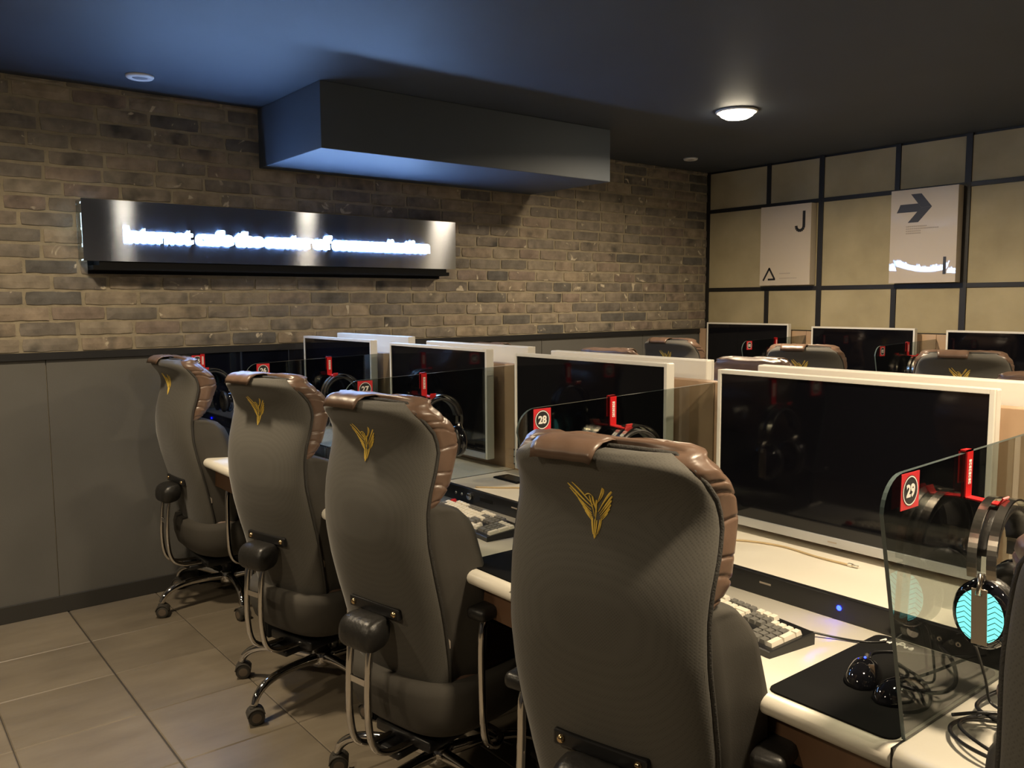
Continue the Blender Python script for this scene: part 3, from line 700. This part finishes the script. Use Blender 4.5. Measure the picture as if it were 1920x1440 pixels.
def make_chair():
    t = empty('gaming_chair')
    ZM = lambda z: np.where(z > .65, 1.172 - (1.192 - z) * 1.07, 1.172 - (1.192 - .65) * 1.07 - (.65 - z) * 1.33)
    # --- shell
    b = MB(); rings = []
    for z in np.concatenate([np.linspace(.405, 1.13, 34), np.linspace(1.14, 1.192, 12)]):
        w_ = fw(z); ring = []
        for a in np.linspace(-1, 1, 25):
            u = math.sin(a * math.pi / 2); ring.append((w_ * u, rear_y(w_ * u, z), z))
        yf_ = fy(z) + WRAP + .006
        for u in (1, .5, 0, -.5, -1): ring.append((w_ * .985 * u, yf_, z))
        rings.append(ring)
    b.loft(rings, 0, True, True); shell = b.build('back_shell', M['fabric'], t)
    # piping along the seam
    P = [(fw(z) * 1.004, fy(z) + WRAP + .002, z) for z in np.linspace(.43, 1.19, 34)]
    top = [(x, fy(1.192) + WRAP * .75 + .0, 1.194) for x in np.linspace(.125, -.125, 7)]
    P2 = P + top[1:-1] + [(-p[0], p[1], p[2]) for p in P[::-1]]
    b = MB(); b.tube(P2, .0048, 6); b.build('piping', M['piping'], t)
    # --- head cushion
    zs = np.concatenate([np.linspace(.93, 1.15, 96), np.linspace(1.153, 1.204, 14)])
    def ct(z): return np.interp(z, [.93, .94, .96, 1.0, 1.08, 1.14, 1.17, 1.19, 1.20, 1.204], [.012, .035, .066, .090, .104, .102, .092, .070, .045, .018])
    def cw(z): return np.interp(z, [.93, .96, 1.14, 1.165, 1.18, 1.192, 1.20, 1.204], [fw(.93) - .006, fw(.96) - .002, fw(1.14) - .001, fw(1.165) + .004, fw(1.178) + .004, .158, .140, .10])
    pl = [.955, .992, 1.035, 1.078, 1.122, 1.156]
    b = MB(); rings = []
    for z in zs:
        y0 = fy(min(z, 1.192)) + WRAP - (.002 if z < 1.19 else -.006); T = ct(z) + .008; W_ = cw(z); ring = []
        for k in range(41):
            a = math.pi * k / 40; c, s_ = math.cos(a), math.sin(a)
            x = W_ * math.copysign(abs(c) ** .5, c); y = T * abs(s_) ** .62
            x += math.copysign(1, c) * .024 * min(1, (y / T) * 2.2) * min(1, abs(c) * 1.6) * min(1, max(0, (z - .935) / .05))
            side = abs(c) ** 2
            cr = sum(math.exp(-((z - (p + .010 * math.sin(3 * s_ + i * 2.1))) / .0022) ** 2) for i, p in enumerate(pl))
            pf = 1 - .06 * cr * (.25 + .75 * side)
            x *= 1 - .022 * cr * side
            ring.append((x, y0 + y * pf, z + .002 * math.sin(k * .9)))
        ring += [(W_ * u, y0 - .001, z) for u in (-.5, 0, .5)]
        rings.append(ring)
    b.loft(rings, 0, True, True); b.build('head_cushion', M['leather'], t)
    # --- body cushion
    b = MB(); zs = np.concatenate([np.linspace(.40, .90, 30), np.linspace(.905, .955, 14)]); n = 40
    rings = []
    for z in zs:
        T = np.interp(z, [.40, .42, .46, .55, .65, .78, .86, .90, .925, .942, .952, .955], [.04, .075, .115, .165, .190, .204, .200, .184, .156, .105, .050, .012]); fl = np.interp(z, [.40, .5, .6, .78, .88, .935, .955], [.0, .030, .052, .062, .052, .022, -.012])
        zz_ = max(z, .406); y0 = fy(zz_) + WRAP - .010; W_ = fw(zz_) + fl; ring = []
        for k in range(n + 1):
            a = math.pi * k / n; c, s_ = math.cos(a), math.sin(a)
            x = (fw(zz_) - .004 + (fl + .004) * min(1, abs(s_) * 2.2)) * math.copysign(abs(c) ** .5, c); y = T * abs(s_) ** .5
            y -= .045 * (T / .165) * math.exp(-(x / .10) ** 2)
            ring.append((x, y0 + y, z))
        ring += [(W_ * u, y0 - .001, z) for u in (-.5, 0, .5)]
        rings.append(ring)
    b.loft(rings, 0, True, True)
    b.build('body_cushion', M['fabric2'], t)
    # small side tag
    b = MB(); b.box(fw(.62) - .002, fw(.62) + .0, fy(.62) + WRAP + .004, fy(.62) + WRAP + .016, .60, .635, 0); b.build('care_tag', M['greyprint'], t)
    # --- emblem
    E_ = [((650, 750), (745, 880), (862, 965), 16), ((700, 742), (775, 850), (868, 945), 14), ((655, 790), (720, 890), (845, 985), 11), ((700, 838), (745, 925), (850, 1012), 12),
          ((722, 880), (765, 955), (855, 1030), 12), ((745, 920), (790, 985), (862, 1048), 11), ((765, 958), (805, 1010), (862, 1062), 10), ((785, 992), (818, 1036), (862, 1075), 9),
          ((800, 858), (838, 832), (868, 868), 9), ((868, 868), (872, 930), (900, 1005), 16), ((838, 860), (850, 930), (880, 1040), 12), ((905, 900), (888, 980), (890, 1080), 14),
          ((990, 792), (952, 850), (905, 935), 12), ((1066, 828), (1000, 872), (915, 1000), 16), ((996, 800), (985, 850), (925, 915), 11), ((1062, 868), (1015, 912), (925, 1015), 13),
          ((1050, 905), (1005, 950), (930, 1032), 12), ((1040, 940), (1002, 985), (935, 1048), 11), ((1026, 975), (992, 1012), (938, 1062), 10), ((1006, 1008), (982, 1040), (942, 1076), 9),
          ((862, 1050), (866, 1120), (903, 1214), 11), ((885, 1060), (890, 1130), (905, 1214), 10), ((905, 1070), (908, 1130), (907, 1212), 10), ((932, 1065), (935, 1130), (912, 1205), 10), ((945, 1060), (950, 1110), (930, 1180), 8), ((852, 1040), (855, 1100), (885, 1180), 8)]
    b = MB(); s_ = .000200; th = .0011
    for (p0, p1, p2, wd) in E_:
        pts = []
        for q in np.linspace(0, 1, 9):
            x = (1 - q) ** 2 * p0[0] + 2 * q * (1 - q) * p1[0] + q * q * p2[0]; y = (1 - q) ** 2 * p0[1] + 2 * q * (1 - q) * p1[1] + q * q * p2[1]
            pts.append(np.array([(x - 872) * s_ * 1.05 - .008, -(y - .13 * (x - 872) - 975) * s_]))
        rings = []
        for i, p in enumerate(pts):
            d = pts[min(i + 1, 8)] - pts[max(i - 1, 0)]; d /= np.linalg.norm(d); nn = np.array([-d[1], d[0]])
            ww = wd * s_ * .5 * (.3 + .7 * math.sin(math.pi * min(1, (i + .6) / 8.0) ** .7)) * 1.25
            A, B_ = p + nn * ww, p - nn * ww; zz_ = 1.088
            f = lambda q_, off: (q_[0], rear_y(q_[0], zz_ + q_[1]) - off, zz_ + q_[1])
            rings.append([f(A, -.001), f(p, -th - .0012), f(B_, -.001)])
            rings[-1] = [f(A, .0016), f(p, .0018 + th), f(B_, .0016)]
        b.loft(rings, 0, False, True, closed=False)
    b.build('emblem', M['gold'], shell)
    # --- leather flap over the top edge
    b = MB(); fl = []
    prof = [(.050, 1.201), (.012, 1.207), (-.022, 1.206), (-.038, 1.200), (-.048, 1.190), (-.055, 1.175)]
    y00 = fy(1.165) + .02 + .016
    for i, (yy, zz_) in enumerate(prof):
        pass
    up = [(y00 + yy, zz_) for yy, zz_ in prof]; lo = [(y00 + yy * .92 + .003, zz_ - .004 if i < 4 else zz_ + .002) for i, (yy, zz_) in enumerate(prof)]
    rings = []
    for k, x in enumerate(np.linspace(-.106, .026, 13)):
        e_ = 1 - .0 * k; puff = .0008 * math.sin(k * 1.3); edge = .35 if k in (0, 12) else (.8 if k in (1, 11) else 1)
        sl = -.004 if k in (0, 12) else 0
        ring = [(x - .007 * (k - 6) / 6 * max(0, 1.206 - zz_) / .04, yy, zz_ + puff * .6 + (edge - 1) * .004) for yy, zz_ in up] + [(x - .007 * (k - 6) / 6 * max(0, 1.206 - zz_) / .04, yy, zz_) for yy, zz_ in lo[::-1]]
        rings.append(ring)
    b.loft(rings, 0, True, True); b.build('headrest_flap', M['leather'], t)
    for ob in [t] + list(t.children_recursive):
        if ob.type == 'MESH': xf(ob.data, lambda a: np.stack([a[:, 0], a[:, 1], ZM(a[:, 2])], 1))
    # --- seat
    b = MB(); rings = []; n = 48
    for z, s_ in ((.250, .55), (.255, .70), (.27, .84), (.30, .95), (.345, 1.0), (.395, 1.01), (.425, .98)):
        rings.append([(.235 * s_ * math.copysign(abs(math.cos(a)) ** .6, math.cos(a)), .035 + .245 * s_ * math.copysign(abs(math.sin(a)) ** .6, math.sin(a)), z) for a in np.linspace(0, 2 * math.pi, n, endpoint=False)])
    b.loft(rings, 0, True, True); seat = b.build('seat', M['fabric2'], t)
    b = MB(); rings = []
    for z, s_ in ((.415, .86), (.426, .85), (.434, .82), (.438, .75), (.436, .5)):
        rings.append([(.235 * s_ * math.copysign(abs(math.cos(a)) ** .6, math.cos(a)), .035 + .245 * s_ * math.copysign(abs(math.sin(a)) ** .6, math.sin(a)), z) for a in np.linspace(0, 2 * math.pi, n, endpoint=False)])
    b.loft(rings, 0, True, True); b.build('seat_top', M['leather'], seat)
    # --- mechanism
    b = MB(); b.box(-.11, .11, -.14, .12, .205, .238, 0, .006); b.box(-.05, .05, -.20, .10, .19, .212, 0, .006); b.lathe([(0, .10), (.024, .10), (.024, .16), (.030, .165), (.030, .195), (0, .195)], n=20)
    b.tube([(.09, .02, .22), (.20, .03, .215), (.25, .04, .21)], .005, 6); b.build('tilt_mechanism', M['blackpl'], t)
    # --- back support
    b = MB()
    for x in (-.038, .038):
        b.tube([(x, -.250, .585), (x, -.272, .545), (x, -.284, .47), (x, -.288, .35), (x, -.275, .265), (x, -.235, .228), (x, -.16, .218), (x, -.05, .218)], .0105, 10, sub=5, flat=.9)
    b.box(-.038, .038, -.290, -.282, .425, .445, 0, .002)
    b.build('back_support', M['chrome'], t)
    b = MB(); zc = .61; yb = fy(.665) + .0
    b.box(-.098, .098, yb - .012, yb + .004, zc - .010, zc + .020, 0, .004); br = b.build('support_bracket', M['blackpl'], t)
    for x in (-.08, .08):
        s2 = MB(); s2.lathe([(0, -.006), (.006, -.005), (.0085, -.001), (.0085, .004), (0, .004)], (x, yb - .012, zc + .005), 'y', 14); s2.build('screw', M['brass'], br)
    b = MB(); rings = []
    for k, x in enumerate(np.linspace(-.060, .060, 9)):
        s_ = .86 if k in (0, 8) else (.97 if k in (1, 7) else 1 - .015 * (k % 2))
        rings.append([(x, yb - .044 + .044 * s_ * math.copysign(abs(math.cos(a)) ** .7, math.cos(a)), (zc - .047) + .042 * s_ * math.copysign(abs(math.sin(a)) ** .75, math.sin(a)) - .010 * math.cos(a) * -1) for a in np.linspace(0, 2 * math.pi, 24, endpoint=False)])
    b.loft(rings, 0, True, True); b.build('support_cover', M['blackleather'], t)
    # --- armrests
    for s in (-1, 1):
        b = MB(); b.tube([(s * .262, -.075, .612), (s * .266, -.095, .585), (s * .266, -.100, .50), (s * .270, -.100, .34), (s * .268, -.080, .270), (s * .250, -.02, .234), (s * .20, .04, .226), (s * .10, .05, .226)], .0105, 10, sub=5, flat=.9)
        b.tube([(s * .266, -.09, .606), (s * .266, .11, .606)], .010, 8, flat=.5)
        b.build('armrest_frame', M['chrome'], t)
        b = MB(); b.box(s * .266 - .032, s * .266 + .032, -.125, .135, .610, .645, 0, .013); b.build('armrest_pad', M['blackleather'], t)
    # --- star base
    b = MB(); b.lathe([(0, .085), (.034, .085), (.036, .10), (.036, .135), (.030, .142), (0, .142)], n=24); hub = b.build('base_hub', M['chrome'], t)
    for k in range(5):
        a = R(90 + 36 + 72 * k + 6); ca, sa = math.cos(a), math.sin(a)
        b = MB(); b.tube([(.030 * ca, .030 * sa, .118), (.12 * ca, .12 * sa, .128), (.21 * ca, .21 * sa, .130), (.275 * ca, .275 * sa, .118), (.315 * ca, .315 * sa, .092), (.330 * ca, .330 * sa, .062)], [.019, .0165, .015, .0145, .0135, .012], 10, sub=4)
        b.build('base_leg', M['chrome'], t)
        sw = R(35 * math.sin(k * 2.3)); d = (math.cos(a + sw), math.sin(a + sw)); nrm = (-d[1], d[0])
        cx, cy = .333 * ca - .008 * d[0], .333 * sa - .008 * d[1]
        b = MB(); b.lathe([(0, .050), (.010, .050), (.012, .062), (.0, .064)], (.333 * ca, .333 * sa, 0), 'z', 12)
        hood = [(cx + q * math.cos(th_) * d[0], cy + q * math.cos(th_) * d[1], .029 + q * math.sin(th_)) for q in (.031,) for th_ in np.linspace(.15, math.pi - .35, 10)]
        r_ = [[(p[0] + w_ * nrm[0], p[1] + w_ * nrm[1], p[2]) for p in hood] + [(p[0] * .9 + cx * .1 + w_ * nrm[0], p[1] * .9 + cy * .1 + w_ * nrm[1], .029 + (p[2] - .029) * .9) for p in hood[::-1]] for w_ in (-.025, .025)]
        b.loft(r_, 0, True, False); ct_ = b.build('caster', M['rubber'], t)
        for w_ in (-.014, .014):
            q = MB(); prof = [(0, -.009), (.016, -.0095), (.024, -.008), (.028, -.005), (.028, .005), (.024, .008), (.016, .0095), (0, .009)]
            rg = []; mi = []
            for r__, h in prof:
                rg.append([(cx + (w_ + h) * nrm[0] + r__ * math.cos(p_) * d[0], cy + (w_ + h) * nrm[1] + r__ * math.cos(p_) * d[1], .0285 + r__ * math.sin(p_)) for p_ in np.linspace(0, 2 * math.pi, 20, endpoint=False)])
            q.loft(rg[1:-1], 0, False, True); q.loft(rg[:2], 1, False, True); q.loft(rg[-2:], 1, False, True); q.build('wheel', [M['rubber'], M['caster_hub']], ct_)
    return t
ch0 = make_chair(); first = True
def put_chair(x, y, rz, lab, group, s=1.0):
    global first
    o = ch0 if first else copy_tree(ch0); first = False
    o.location = (x, y, 0); o.rotation_euler = (0, 0, R(rz)); o.scale = (s, s, s); tag(o, lab, 'chair', group); return o
CH = [(-3.95, 1.38, 3, 'leftmost grey fabric gaming chair beside the brick wall', ), (-2.80, 1.315, 15, 'second grey fabric gaming chair from the left, gold bird emblem'), (-1.965, 1.28, 11, 'third grey fabric gaming chair from the left, gold bird emblem'),
      (-1.09, 1.236, 15, 'largest nearest grey gaming chair with folded brown leather flap'), (-.212, 1.262, 9, 'gaming chair cut off by the right edge of the picture')]
for x, y, rz, lab in CH: put_chair(x, y, rz, lab, 'gaming chairs in the near row')
for i, (x, y, rz) in enumerate(((-3.9, 2.72, 176), (-2.98, 2.80, 183), (-2.09, 2.74, 180), (-1.0, 2.78, 176))):
    put_chair(x, y, rz, ['gaming chair facing the middle row desk nearest the brick wall', 'gaming chair behind the second middle row monitor back from the brick wall', 'gaming chair with raised brown headrest behind the third middle row monitor', 'gaming chair with brown headrest behind the rightmost middle row monitor'][i], 'gaming chairs in the middle row')
for i, (x, y, rz) in enumerate(((-3.62, 4.36, 8), (-2.62, 4.22, 20), (-1.82, 4.25, 22), (-.8, 4.3, 8))):
    put_chair(x, y, rz, ['grey gaming chair at the far row desk nearest the brick wall', 'grey gaming chair at the second far row desk, brown flap on top', 'grey gaming chair at the third far row desk, gold emblem', 'grey gaming chair at the fourth far row desk, out of the picture'][i], 'gaming chairs in the far row')

# ================================================================== KEYBOARDS
U = .0176
def keymesh(wu, mt):
    b = MB(); w_ = wu * U - .0012; h = U - .0012; t_ = .0022
    bot = [(-w_ / 2, -h / 2, 0), (w_ / 2, -h / 2, 0), (w_ / 2, h / 2, 0), (-w_ / 2, h / 2, 0)]
    tp = [(-w_ / 2 + t_, -h / 2 + t_, .0085), (w_ / 2 - t_, -h / 2 + t_, .0085), (w_ / 2 - t_, h / 2 - t_ * .6, .0095), (-w_ / 2 + t_, h / 2 - t_ * .6, .0095)]
    b.loft([bot, tp], 0, True, False); return b.mesh('key', [mt])
def keyvert(mt):
    b = MB(); w_ = U - .0012; h = 2 * U - .0012; t_ = .0022
    b.loft([[(-w_ / 2, -h / 2, 0), (w_ / 2, -h / 2, 0), (w_ / 2, h / 2, 0), (-w_ / 2, h / 2, 0)], [(-w_ / 2 + t_, -h / 2 + t_, .0085), (w_ / 2 - t_, -h / 2 + t_, .0085), (w_ / 2 - t_, h / 2 - t_, .0095), (-w_ / 2 + t_, h / 2 - t_, .0095)]], 0, True, False)
    return b.mesh('key', [mt])
KM = {}
def kmesh(wu, c, vert=False):
    k = (wu, c, vert)
    if k not in KM: mt = {'w': M['keyw'], 'g': M['keyg'], 'r': M['red']}[c]; KM[k] = keyvert(mt) if vert else keymesh(wu, mt)
    return KM[k]
def make_keyboard(scheme):
    t = empty('keyboard'); W = 22.6 * U; D = 6.7 * U
    b = MB(); hw, hd = W / 2 + .006, D / 2 + .006
    b.loft([[(-hw, -hd, .0), (hw, -hd, .0), (hw, hd, .0), (-hw, hd, .0)], [(-hw, -hd, .012), (hw, -hd, .012), (hw, hd, .024), (-hw, hd, .024)], [(-hw + .002, -hd + .002, .014), (hw - .002, -hd + .002, .014), (hw - .002, hd - .002, .026), (-hw + .002, hd - .002, .026)]], 0, True, False)
    b.build('case', M['blackpl'], t)
    def zat(y): return .0135 + (y + hd) / (2 * hd) * .012
    pitch = math.atan(.012 / (2 * hd))
    def key(xu, row, wu, c, vert=False):
        x = -W / 2 + (xu + wu / 2) * U; y = D / 2 - (row + .5) * U - (.2 * U if row > 0 else 0)
        if vert: y -= U / 2
        o = link('key', kmesh(wu, c, vert), t); o.location = (x, y, zat(y)); o.rotation_euler = (pitch, 0, 0)
        if c == 'r': o['label'] = 'red escape key'
    g = 'g'; F58 = 'g' if scheme == 0 else 'w'; F912 = 'w' if scheme == 0 else 'g'; PR = 'g' if scheme == 0 else 'w'; BK = 'g' if scheme == 0 else 'w'
    key(0, 0, 1, 'r')
    for i in range(4): key(2 + i, 0, 1, 'w'); key(6.5 + i, 0, 1, F58); key(11 + i, 0, 1, F912)
    for i in range(3): key(15.25 + i, 0, 1, PR)
    for i in range(13): key(i, 1, 1, 'w')
    key(13, 1, 2, BK)
    key(0, 2, 1.5, 'g')
    for i in range(12): key(1.5 + i, 2, 1, 'w')
    key(13.5, 2, 1.5, 'w')
    key(0, 3, 1.75, 'g')
    for i in range(11): key(1.75 + i, 3, 1, 'w')
    key(12.75, 3, 2.25, BK)
    key(0, 4, 2.25, 'g')
    for i in range(10): key(2.25 + i, 4, 1, 'w')
    key(12.25, 4, 2.75, 'g')
    x = 0
    for wu in (1.25, 1.25, 1.25): key(x, 5, wu, 'g'); x += wu
    key(x, 5, 6.25, 'w'); x += 6.25
    for wu in (1.25,) * 4: key(x, 5, wu, 'g'); x += wu
    for i in range(3): key(15.25 + i, 1, 1, 'g'); key(15.25 + i, 2, 1, 'g'); key(15.25 + i, 5, 1, 'w')
    key(16.25, 4, 1, 'w')
    for i in range(4): key(18.5 + i, 1, 1, 'w')
    for r_ in (2, 3, 4):
        for i in range(3): key(18.5 + i, r_, 1, 'g')
    key(21.5, 2, 1, 'w', True); key(21.5, 4, 1, 'w', True); key(18.5, 5, 2, 'g'); key(20.5, 5, 1, 'g')
    return t
for x, y, rz, s_, lab in ((-1.105, 1.44, -7, 1, 'black keyboard with white and grey keys on the nearest desk'), (-2.085, 1.487, -5, 0, 'keyboard with red escape key between the third and fourth chairs'),
        (-3.04, 1.487, -3, 0, 'keyboard with red escape key glimpsed between the second and third chairs'), (-3.92, 1.46, 2, 0, 'keyboard on the desk by the brick wall, hidden by the left chairs')):
    k = make_keyboard(s_); k.location = (x, y, DZ); k.rotation_euler = (0, 0, R(rz)); tag(k, lab, 'keyboard', 'keyboards on the near row desks')
def cable(name, pts, r, mt, lab, cat='cable'):
    b = MB(); b.tube(pts, r, 6, sub=6); o = b.build(name, mt); tag(o, lab, cat); return o

# ================================================================== MOUSEPADS, MICE
def mousepad(x0, x1, y0, y1, lab, text=True):
    t = empty('mousepad', ((x0 + x1) / 2, (y0 + y1) / 2, DZ)); tag(t, lab, 'mousepad', 'mousepads on the near row desks')
    w2, h2, r = (x1 - x0) / 2, (y1 - y0) / 2, .02; P = []
    for cx, cy, a0 in ((w2 - r, h2 - r, 0), (-w2 + r, h2 - r, 90), (-w2 + r, -h2 + r, 180), (w2 - r, -h2 + r, 270)):
        for a in np.linspace(a0, a0 + 90, 6): P.append((cx + r * math.cos(R(a)), cy + r * math.sin(R(a))))
    b = MB(); b.loft([[(x, y, .0003) for x, y in P], [(x, y, .0035) for x, y in P]], 0, True, False); b.build('pad', M['blackmat'], t)
    if text:
        b = MB(); x = -w2 + .022
        sh = [[(0, 0), (.004, .010), (.008, 0)], [(.010, .006), (.013, .001), (.016, .007)], [(.018, 0), (.019, .007), (.024, .006)], [(.026, .001), (.027, .008)], [(.031, 0), (.033, .013), (.040, .012), (.041, .007), (.034, .006)], [(.045, .006), (.049, .001), (.051, .006)], [(.055, .003), (.060, .008), (.062, .001), (.056, .002)]]
        for s_ in sh: b.tube([(x + q[0] * 1.0, h2 - .036 + q[1] * 1.7, .0042) for q in s_], .0017, 5, sub=3)
        b.build('pad_lettering', M['whiteprint'], t)
    return t
mousepad(-.838, -.608, 1.235, 1.625, 'black mousepad with white script on the nearest desk beside the glass')
mousepad(-1.775, -1.545, 1.24, 1.60, 'black mousepad between the third chair and the nearest chair')
mousepad(-2.70, -2.475, 1.24, 1.60, 'black mousepad between the second and third chairs')
def make_mouse():
    t = empty('mouse'); b = MB(); rings = []
    for k, y in enumerate(np.linspace(-.056, .056, 15)):
        u = y / .056; w_ = .031 * math.sqrt(max(.02, 1 - abs(u) ** 2.6)) * (1 - .07 * math.cos(3 * u)); h = .036 * (max(.02, 1 - abs(u * .98) ** 2.2)) ** .6 * (1 - .12 * u)
        rings.append([(w_ * math.cos(a), y, max(0, h * math.sin(a))) for a in np.linspace(0, math.pi, 14)])
    b.loft(rings, 0, True, True); b.build('body', M['blackgloss'], t)
    b = MB(); b.lathe([(0, -.003), (.008, -.003), (.009, 0), (.008, .003), (0, .003)], (0, .032, .026), 'x', 14); b.build('scroll_wheel', M['rubber'], t)
    b = MB(); b.box(-.0006, .0006, .02, .05, .014, .0315, 0); b.build('button_gap', M['blackmat'], t)
    b = MB(); b.lathe([(0, 0), (.0022, 0), (.0012, .0015), (0, .002)], (0, .012, .0345), 'z', 8); b.build('mouse_led', M['led'], t)
    return t
m0 = make_mouse(); m0.location = (-.750, 1.405, DZ + .0036); m0.rotation_euler = (0, 0, R(20)); tag(m0, 'glossy black mouse with blue light on the nearest mousepad', 'mouse')
m1 = copy_tree(m0); m1.location = (-.672, 1.385, DZ + .0036); m1.rotation_euler = (0, 0, R(-12)); tag(m1, 'second black mouse lying against the glass divider 29', 'mouse')
for c in list(m1.children):
    if c.name.startswith('mouse_led'): bpy.data.objects.remove(c)
m2 = copy_tree(m0); m2.location = (-2.60, 1.46, DZ + .0036); m2.rotation_euler = (0, 0, R(8)); tag(m2, 'black mouse on the mousepad between the second and third chairs', 'mouse')

# ================================================================== CABLES
z0 = DZ + .0045
cable('keyboard_cable', [(-.945, 1.492, z0 + .010), (-.88, 1.535, z0), (-.83, 1.56, z0), (-.80, 1.60, z0 + .002), (-.79, 1.628, z0 + .012)], .0024, M['blackpl'], 'thin black keyboard cable running to the console of the nearest desk')
cable('mouse_cable', [(-.772, 1.468, z0 + .012), (-.79, 1.52, z0 + .004), (-.75, 1.57, z0 + .003), (-.70, 1.60, z0 + .003), (-.66, 1.627, z0 + .01)], .0022, M['blackpl'], 'thin black mouse cable crossing the nearest mousepad')
def coil(cx, cy, rx, ry, a0, a1, tail, z=0.0, ph=0.0):
    P = [(cx + rx * math.cos(a) * (1 + .06 * math.sin(2 * a + ph)), cy + ry * math.sin(a), z0 + z + .007 * (1 + math.sin(1.7 * a + ph))) for a in np.linspace(a0, a1, 14)]
    return P + tail
cab = [
 (coil(-.475, 1.375, .095, .105, .9, 5.6, [(-.33, 1.36, z0 + .004), (-.24, 1.42, z0)]), .0034, 'black cable looped on the desk at the right, widest loop'),
 (coil(-.445, 1.355, .105, .080, 1.5, 5.2, [(-.34, 1.30, z0 + .006), (-.24, 1.31, z0)], .006, 1.0), .0030, 'black cable curving toward the front edge of the right desk'),
 (coil(-.430, 1.400, .080, .095, .3, 5.0, [(-.36, 1.33, z0 + .008), (-.335, 1.40, z0 + .012), (-.30, 1.46, z0 + .01), (-.22, 1.48, z0)], .010, 2.0), .0034, 'black cable bent in an S on the right desk'),
 ([(-.560, 1.628, z0 + .02), (-.555, 1.56, z0 + .03), (-.53, 1.47, z0 + .02), (-.50, 1.38, z0 + .014), (-.44, 1.29, z0 + .004), (-.36, 1.26, z0 + .002), (-.25, 1.25, z0)], .0030, 'black cable running from the console down to the front of the right desk'),
 ([(-.575, 1.36, z0 + .014), (-.53, 1.41, z0 + .018), (-.45, 1.45, z0 + .016), (-.36, 1.50, z0 + .012), (-.26, 1.56, z0)], .0032, 'black cable lying diagonally across the right desk'),
 ([(-.48, 1.628, z0 + .02), (-.50, 1.58, z0 + .03), (-.54, 1.54, z0 + .024), (-.57, 1.48, z0 + .01), (-.56, 1.42, z0 + .01), (-.50, 1.40, z0 + .014), (-.40, 1.44, z0 + .01), (-.25, 1.52, z0)], .0038, 'short thick black cable leaving the console at the right'),
]
for pts, r_, lab in cab: cable('cable', pts, r_, M['blackpl'], lab)
cable('headset_cable', [(-.562, 1.375, .885), (-.56, 1.40, .86), (-.555, 1.43, .80), (-.55, 1.44, z0 + .02), (-.52, 1.42, z0 + .022)], .0022, M['blackpl'], 'thin headset cable hanging down to the right desk')
for lab, P_, end in (('beige charging cable with metal plug on the shelf under the largest monitor', [(-1.36, 1.80, SHZ + .003), (-1.30, 1.84, SHZ + .003), (-1.22, 1.862, SHZ + .003), (-1.12, 1.850, SHZ + .003), (-1.035, 1.848, SHZ + .004)], (.022, .000)),
        ('beige charging cable lying on the shelf between the third and nearest chairs', [(-2.30, 1.665, SHZ + .003), (-2.24, 1.72, SHZ + .003), (-2.17, 1.79, SHZ + .003), (-2.05, 1.82, SHZ + .003)], (.02, .005))):
    t = empty('charging_cable', tuple(P_[-1])); tag(t, lab, 'cable')
    b = MB(); b.tube([tuple(np.array(p) - np.array(P_[-1])) for p in P_], .0028, 6, sub=6); b.build('cord', M['cordm'], t)
    b = MB(); b.box(.0, .012, -.0045, .0045, -.0025, .0045, 0, .001); b.box(.012, .026, -.0035, .0035, -.001, .003, 0, .0006); b.build('plug', M['silver'], t)
t = empty('card_tray', (-2.315, 1.845, SHZ)); tag(t, 'flat black tray on the shelf beside glass divider 27', 'tray')
b = MB(); b.box(-.075, .06, -.035, .035, .0005, .006, 0, .0015); b.build('tray_body', M['blackmat'], t)
b = MB(); b.box(-.07, .055, -.030, .030, .006, .0075, 0, .0005); b.build('tray_pad', M['blackpl'], t)
for c, x in enumerate((-3.03, -2.98)):
    cable('loose_cable', [(x, 1.66, SHZ + .003), (x + .03, 1.72, SHZ + .02), (x + .08, 1.70, SHZ + .012), (x + .12, 1.74, SHZ + .018), (x + .17, 1.70, SHZ + .004)], .003, M['blackpl'], ['thin black cable looped on the shelf seen between the second and third chairs', 'second black cable looped on the same shelf, further right'][c])
bpy.context.view_layer.update()
